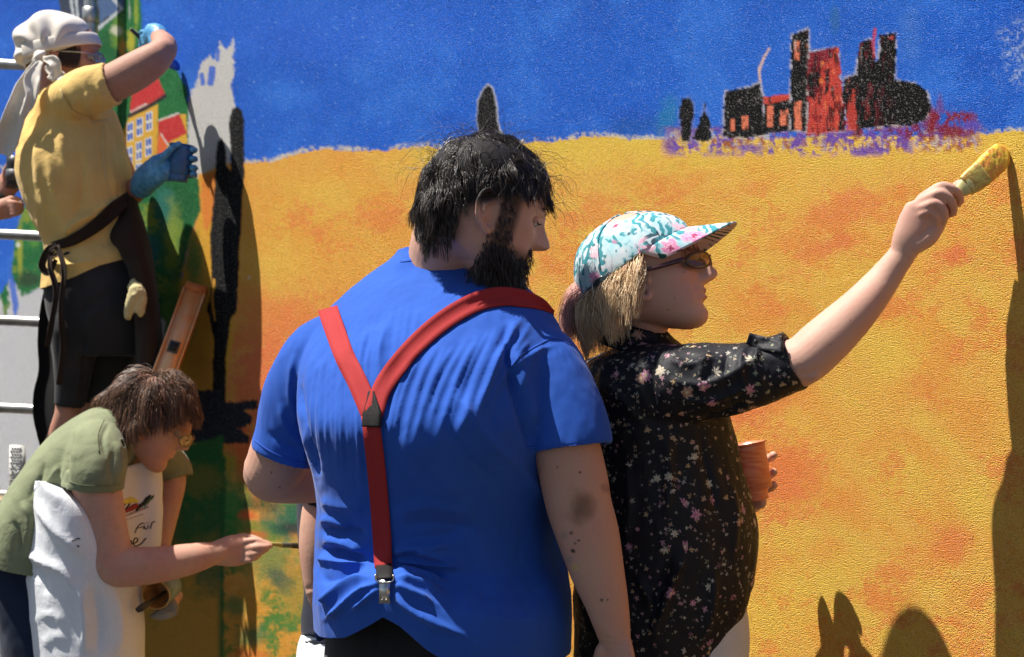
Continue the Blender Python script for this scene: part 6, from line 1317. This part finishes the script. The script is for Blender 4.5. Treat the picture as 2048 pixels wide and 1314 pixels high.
    # scaffold
    GV = plain('galvanised_steel', (.42, .41, .39), .42, .5, .85, .18, 30, .15)
    sc = thing('scaffold', (-1.65, 4.7, 0), 'galvanised steel scaffold frame with ladder rungs behind the yellow shirt', 'scaffold')
    for y, d in ((130, 4.80), (470, 4.80), (642, 4.80), (817, 4.80), (991, 4.80), (1165, 4.80)): add('rung', limb([(-64, y-4, 4.86, 10.5), (20, y-1, 4.84, 10.5), (112, y+4, d, 10.5)], n=16, rnd=(.1, .1)), GV, sc)
    for x, d in ((116, 4.80), (-66, 4.86)):
        p = P(x, 600, d); add('pole', tube([(p[0], p[1], .0), (p[0], p[1], 1.3 if x > 0 else 2.6)], [.024, .024], n=18, sub=4, rnd=(.1, .1)), GV, sc)
    p = P(182, 60, 4.80); add('pole', tube([(p[0], p[1], 2.16), (p[0], p[1], 3.6)], [.024, .024], n=18, sub=4, rnd=(.1, .1)), GV, sc); add('coupler', tube([P(182, 16, 4.80), P(182, 46, 4.80)], [.029, .029], n=18, sub=2, rnd=(.1, .1)), GV, sc)
    q = P(182, 60, 4.80); add('ledger', tube([(q[0], q[1], 2.17), (P(60, 100, 4.80)[0], 4.80, 2.17)], [.024, .024], n=14, sub=2), GV, sc)
    add('brace', limb([(60, 1190, 4.3, 13), (20, 1300, 4.25, 13), (-60, 1520, 4.15, 13)], n=14), plain('dark_brace', (.06, .06, .065), .5, .5, .5), sc)
    a, b_ = P(20, 1010, 4.2), P(300, 1010, 4.66); mid = (P(10, 1000, 4.55)+P(300, 1000, 4.45))/2; pl = WDP = plain('plank_wood', (.34, .25, .15), .8, .2, 0, .25, 20)
    for k in (-1, 0, 1):
        cc = np.array([-1.46, 4.66, .905])+(-N)*(k*.16)*1.0; add('plank', box(cc, (.34, .075, .022), rot3(math.atan2(U[1], U[0]))), pl, sc, smooth=False)
    # black cloth behind her legs
    G = []
    rows = [(545, 104), (575, 90), (620, 80), (680, 75), (740, 77), (785, 67), (830, 66), (870, 74), (905, 84), (960, 104), (1020, 120)]
    for y, l in cr(rows, 5): G.append([P(l+(300-l)*u, y, 4.73-.09*u+.012*math.sin(u*22)) for u in np.linspace(0, 1, 40)])
    V, F = loft(np.array(G), cap=False, closed=False); F = F[:, ::-1] if normals(V, F)[:, 1].mean() > 0 else F
    add('cloth', shell(V, F, .003), fabric('black_cloth', (.010, .010, .011), .95, .1, 900), label='black cloth hanging from the scaffold behind bare calves', cat='cloth')
    # ladder rail leaning behind the bent woman
    ld = thing('ladder', P(330, 760, 4.45), 'orange metal ladder rail with a square hole leaning behind the brown hair', 'ladder')
    a, e = P(391, 582, 4.33), P(300, 830, 4.20); ax = unit(e-a); sd = unit(np.cross(ax, [0, 1, .0])); nrm = np.cross(sd, ax); nrm = nrm if nrm[1] < 0 else -nrm; R = np.stack([sd, ax, nrm], 1); L_ = np.linalg.norm(e-a)
    t = NT('orange_metal'); gx = t.ramp(t.noise(14, 3), .35, .65); OR = t.out(t.mix(gx, (.80, .30, .08), (.75, .42, .22)), .42, t.bump(t.noise(90, 2), .1, .001), .5, .35); CAPm = plain('orange_cap', (.48, .13, .03), .6); DKm = plain('socket_shade', (.015, .014, .013), .5)
    add('rail', box((a+e)/2, (.031, L_/2, .014), R), OR, ld, smooth=False); cp = add('end_cap', box(a-ax*.006, (.033, .012, .016), R), CAPm, ld, smooth=False)
    for k in range(5): add('rib', box(a-ax*.0185+sd*(-.024+k*.012), (.003, .002, .014), R), CAPm, cp, smooth=False)
    for s in (-1, 1): add('flange', box((a+e)/2+sd*.033*s+nrm*.006, (.003, L_/2-.004, .012), R), OR, ld, smooth=False)
    hc = a+ax*(L_*.47)+nrm*.0155; fr = add('socket', box(hc, (.0165, .019, .002), R), plain('grey_collar', (.10, .095, .09), .5), ld, smooth=False); add('hole', box(hc+nrm*.0018, (.0115, .0135, .001), R), DKm, fr, smooth=False)  # flat near-black plates stand for the shade inside the square holes
    off = sd*(-.055 if (sd[0] > 0) else .055)*-1-nrm*.03+ax*.09; add('inner_rail', box((a+e)/2+off+ax*.10, (.022, L_/2-.10, .012), R), plain('beige_rail', (.45, .36, .27), .5), ld, smooth=False); add('socket', box(a+off+ax*(L_*.47)+nrm*.013, (.012, .016, .002), R), DKm, ld, smooth=False)
    # white perforated tread on the scaffold
    p0 = np.array(P(35, 940, 4.70)); pt = thing('perforated_plate', P(35, 992, 4.70), 'white perforated plastic plate standing against the bare wall by the scaffold', 'plate'); WP = plain('white_plastic', (.66, .65, .61), .6); sx = unit(np.array([.95, -.3, 0])); R = np.stack([sx, UP, np.cross(sx, UP)], 1)
    add('panel', box(p0, (.028, .083, .006), R), WP, pt, smooth=False); ft = np.cross(sx, UP); ft = ft if ft[1] < 0 else -ft
    bits = [box(p0+sx*(-.021+.0105*i+(.005 if j % 2 else 0))+UP*(-.074+.0098*j)+ft*.0068, (.0028, .0034, .0008), R) for i in range(4 if True else 0) for j in range(16) if not (4 < j < 10 and i in (1, 2))]
    add('perforation_shade', merge(bits), plain('hole_shade', (.30, .29, .28), .8), pt, smooth=False, kind='stuff')  # raised darker bits stand for the shade in the holes
    add('lettering', merge([box(p0+sx*x+UP*z+ft*.007, h_, R) for x, z, h_ in ((-.006, .01, (.0012, .008, .0008)), (.002, .004, (.0012, .006, .0008)), (.008, -.006, (.0012, .007, .0008)), (.002, -.008, (.005, .0012, .0008)))]), WP, pt, smooth=False, kind='stuff')
make_rest()
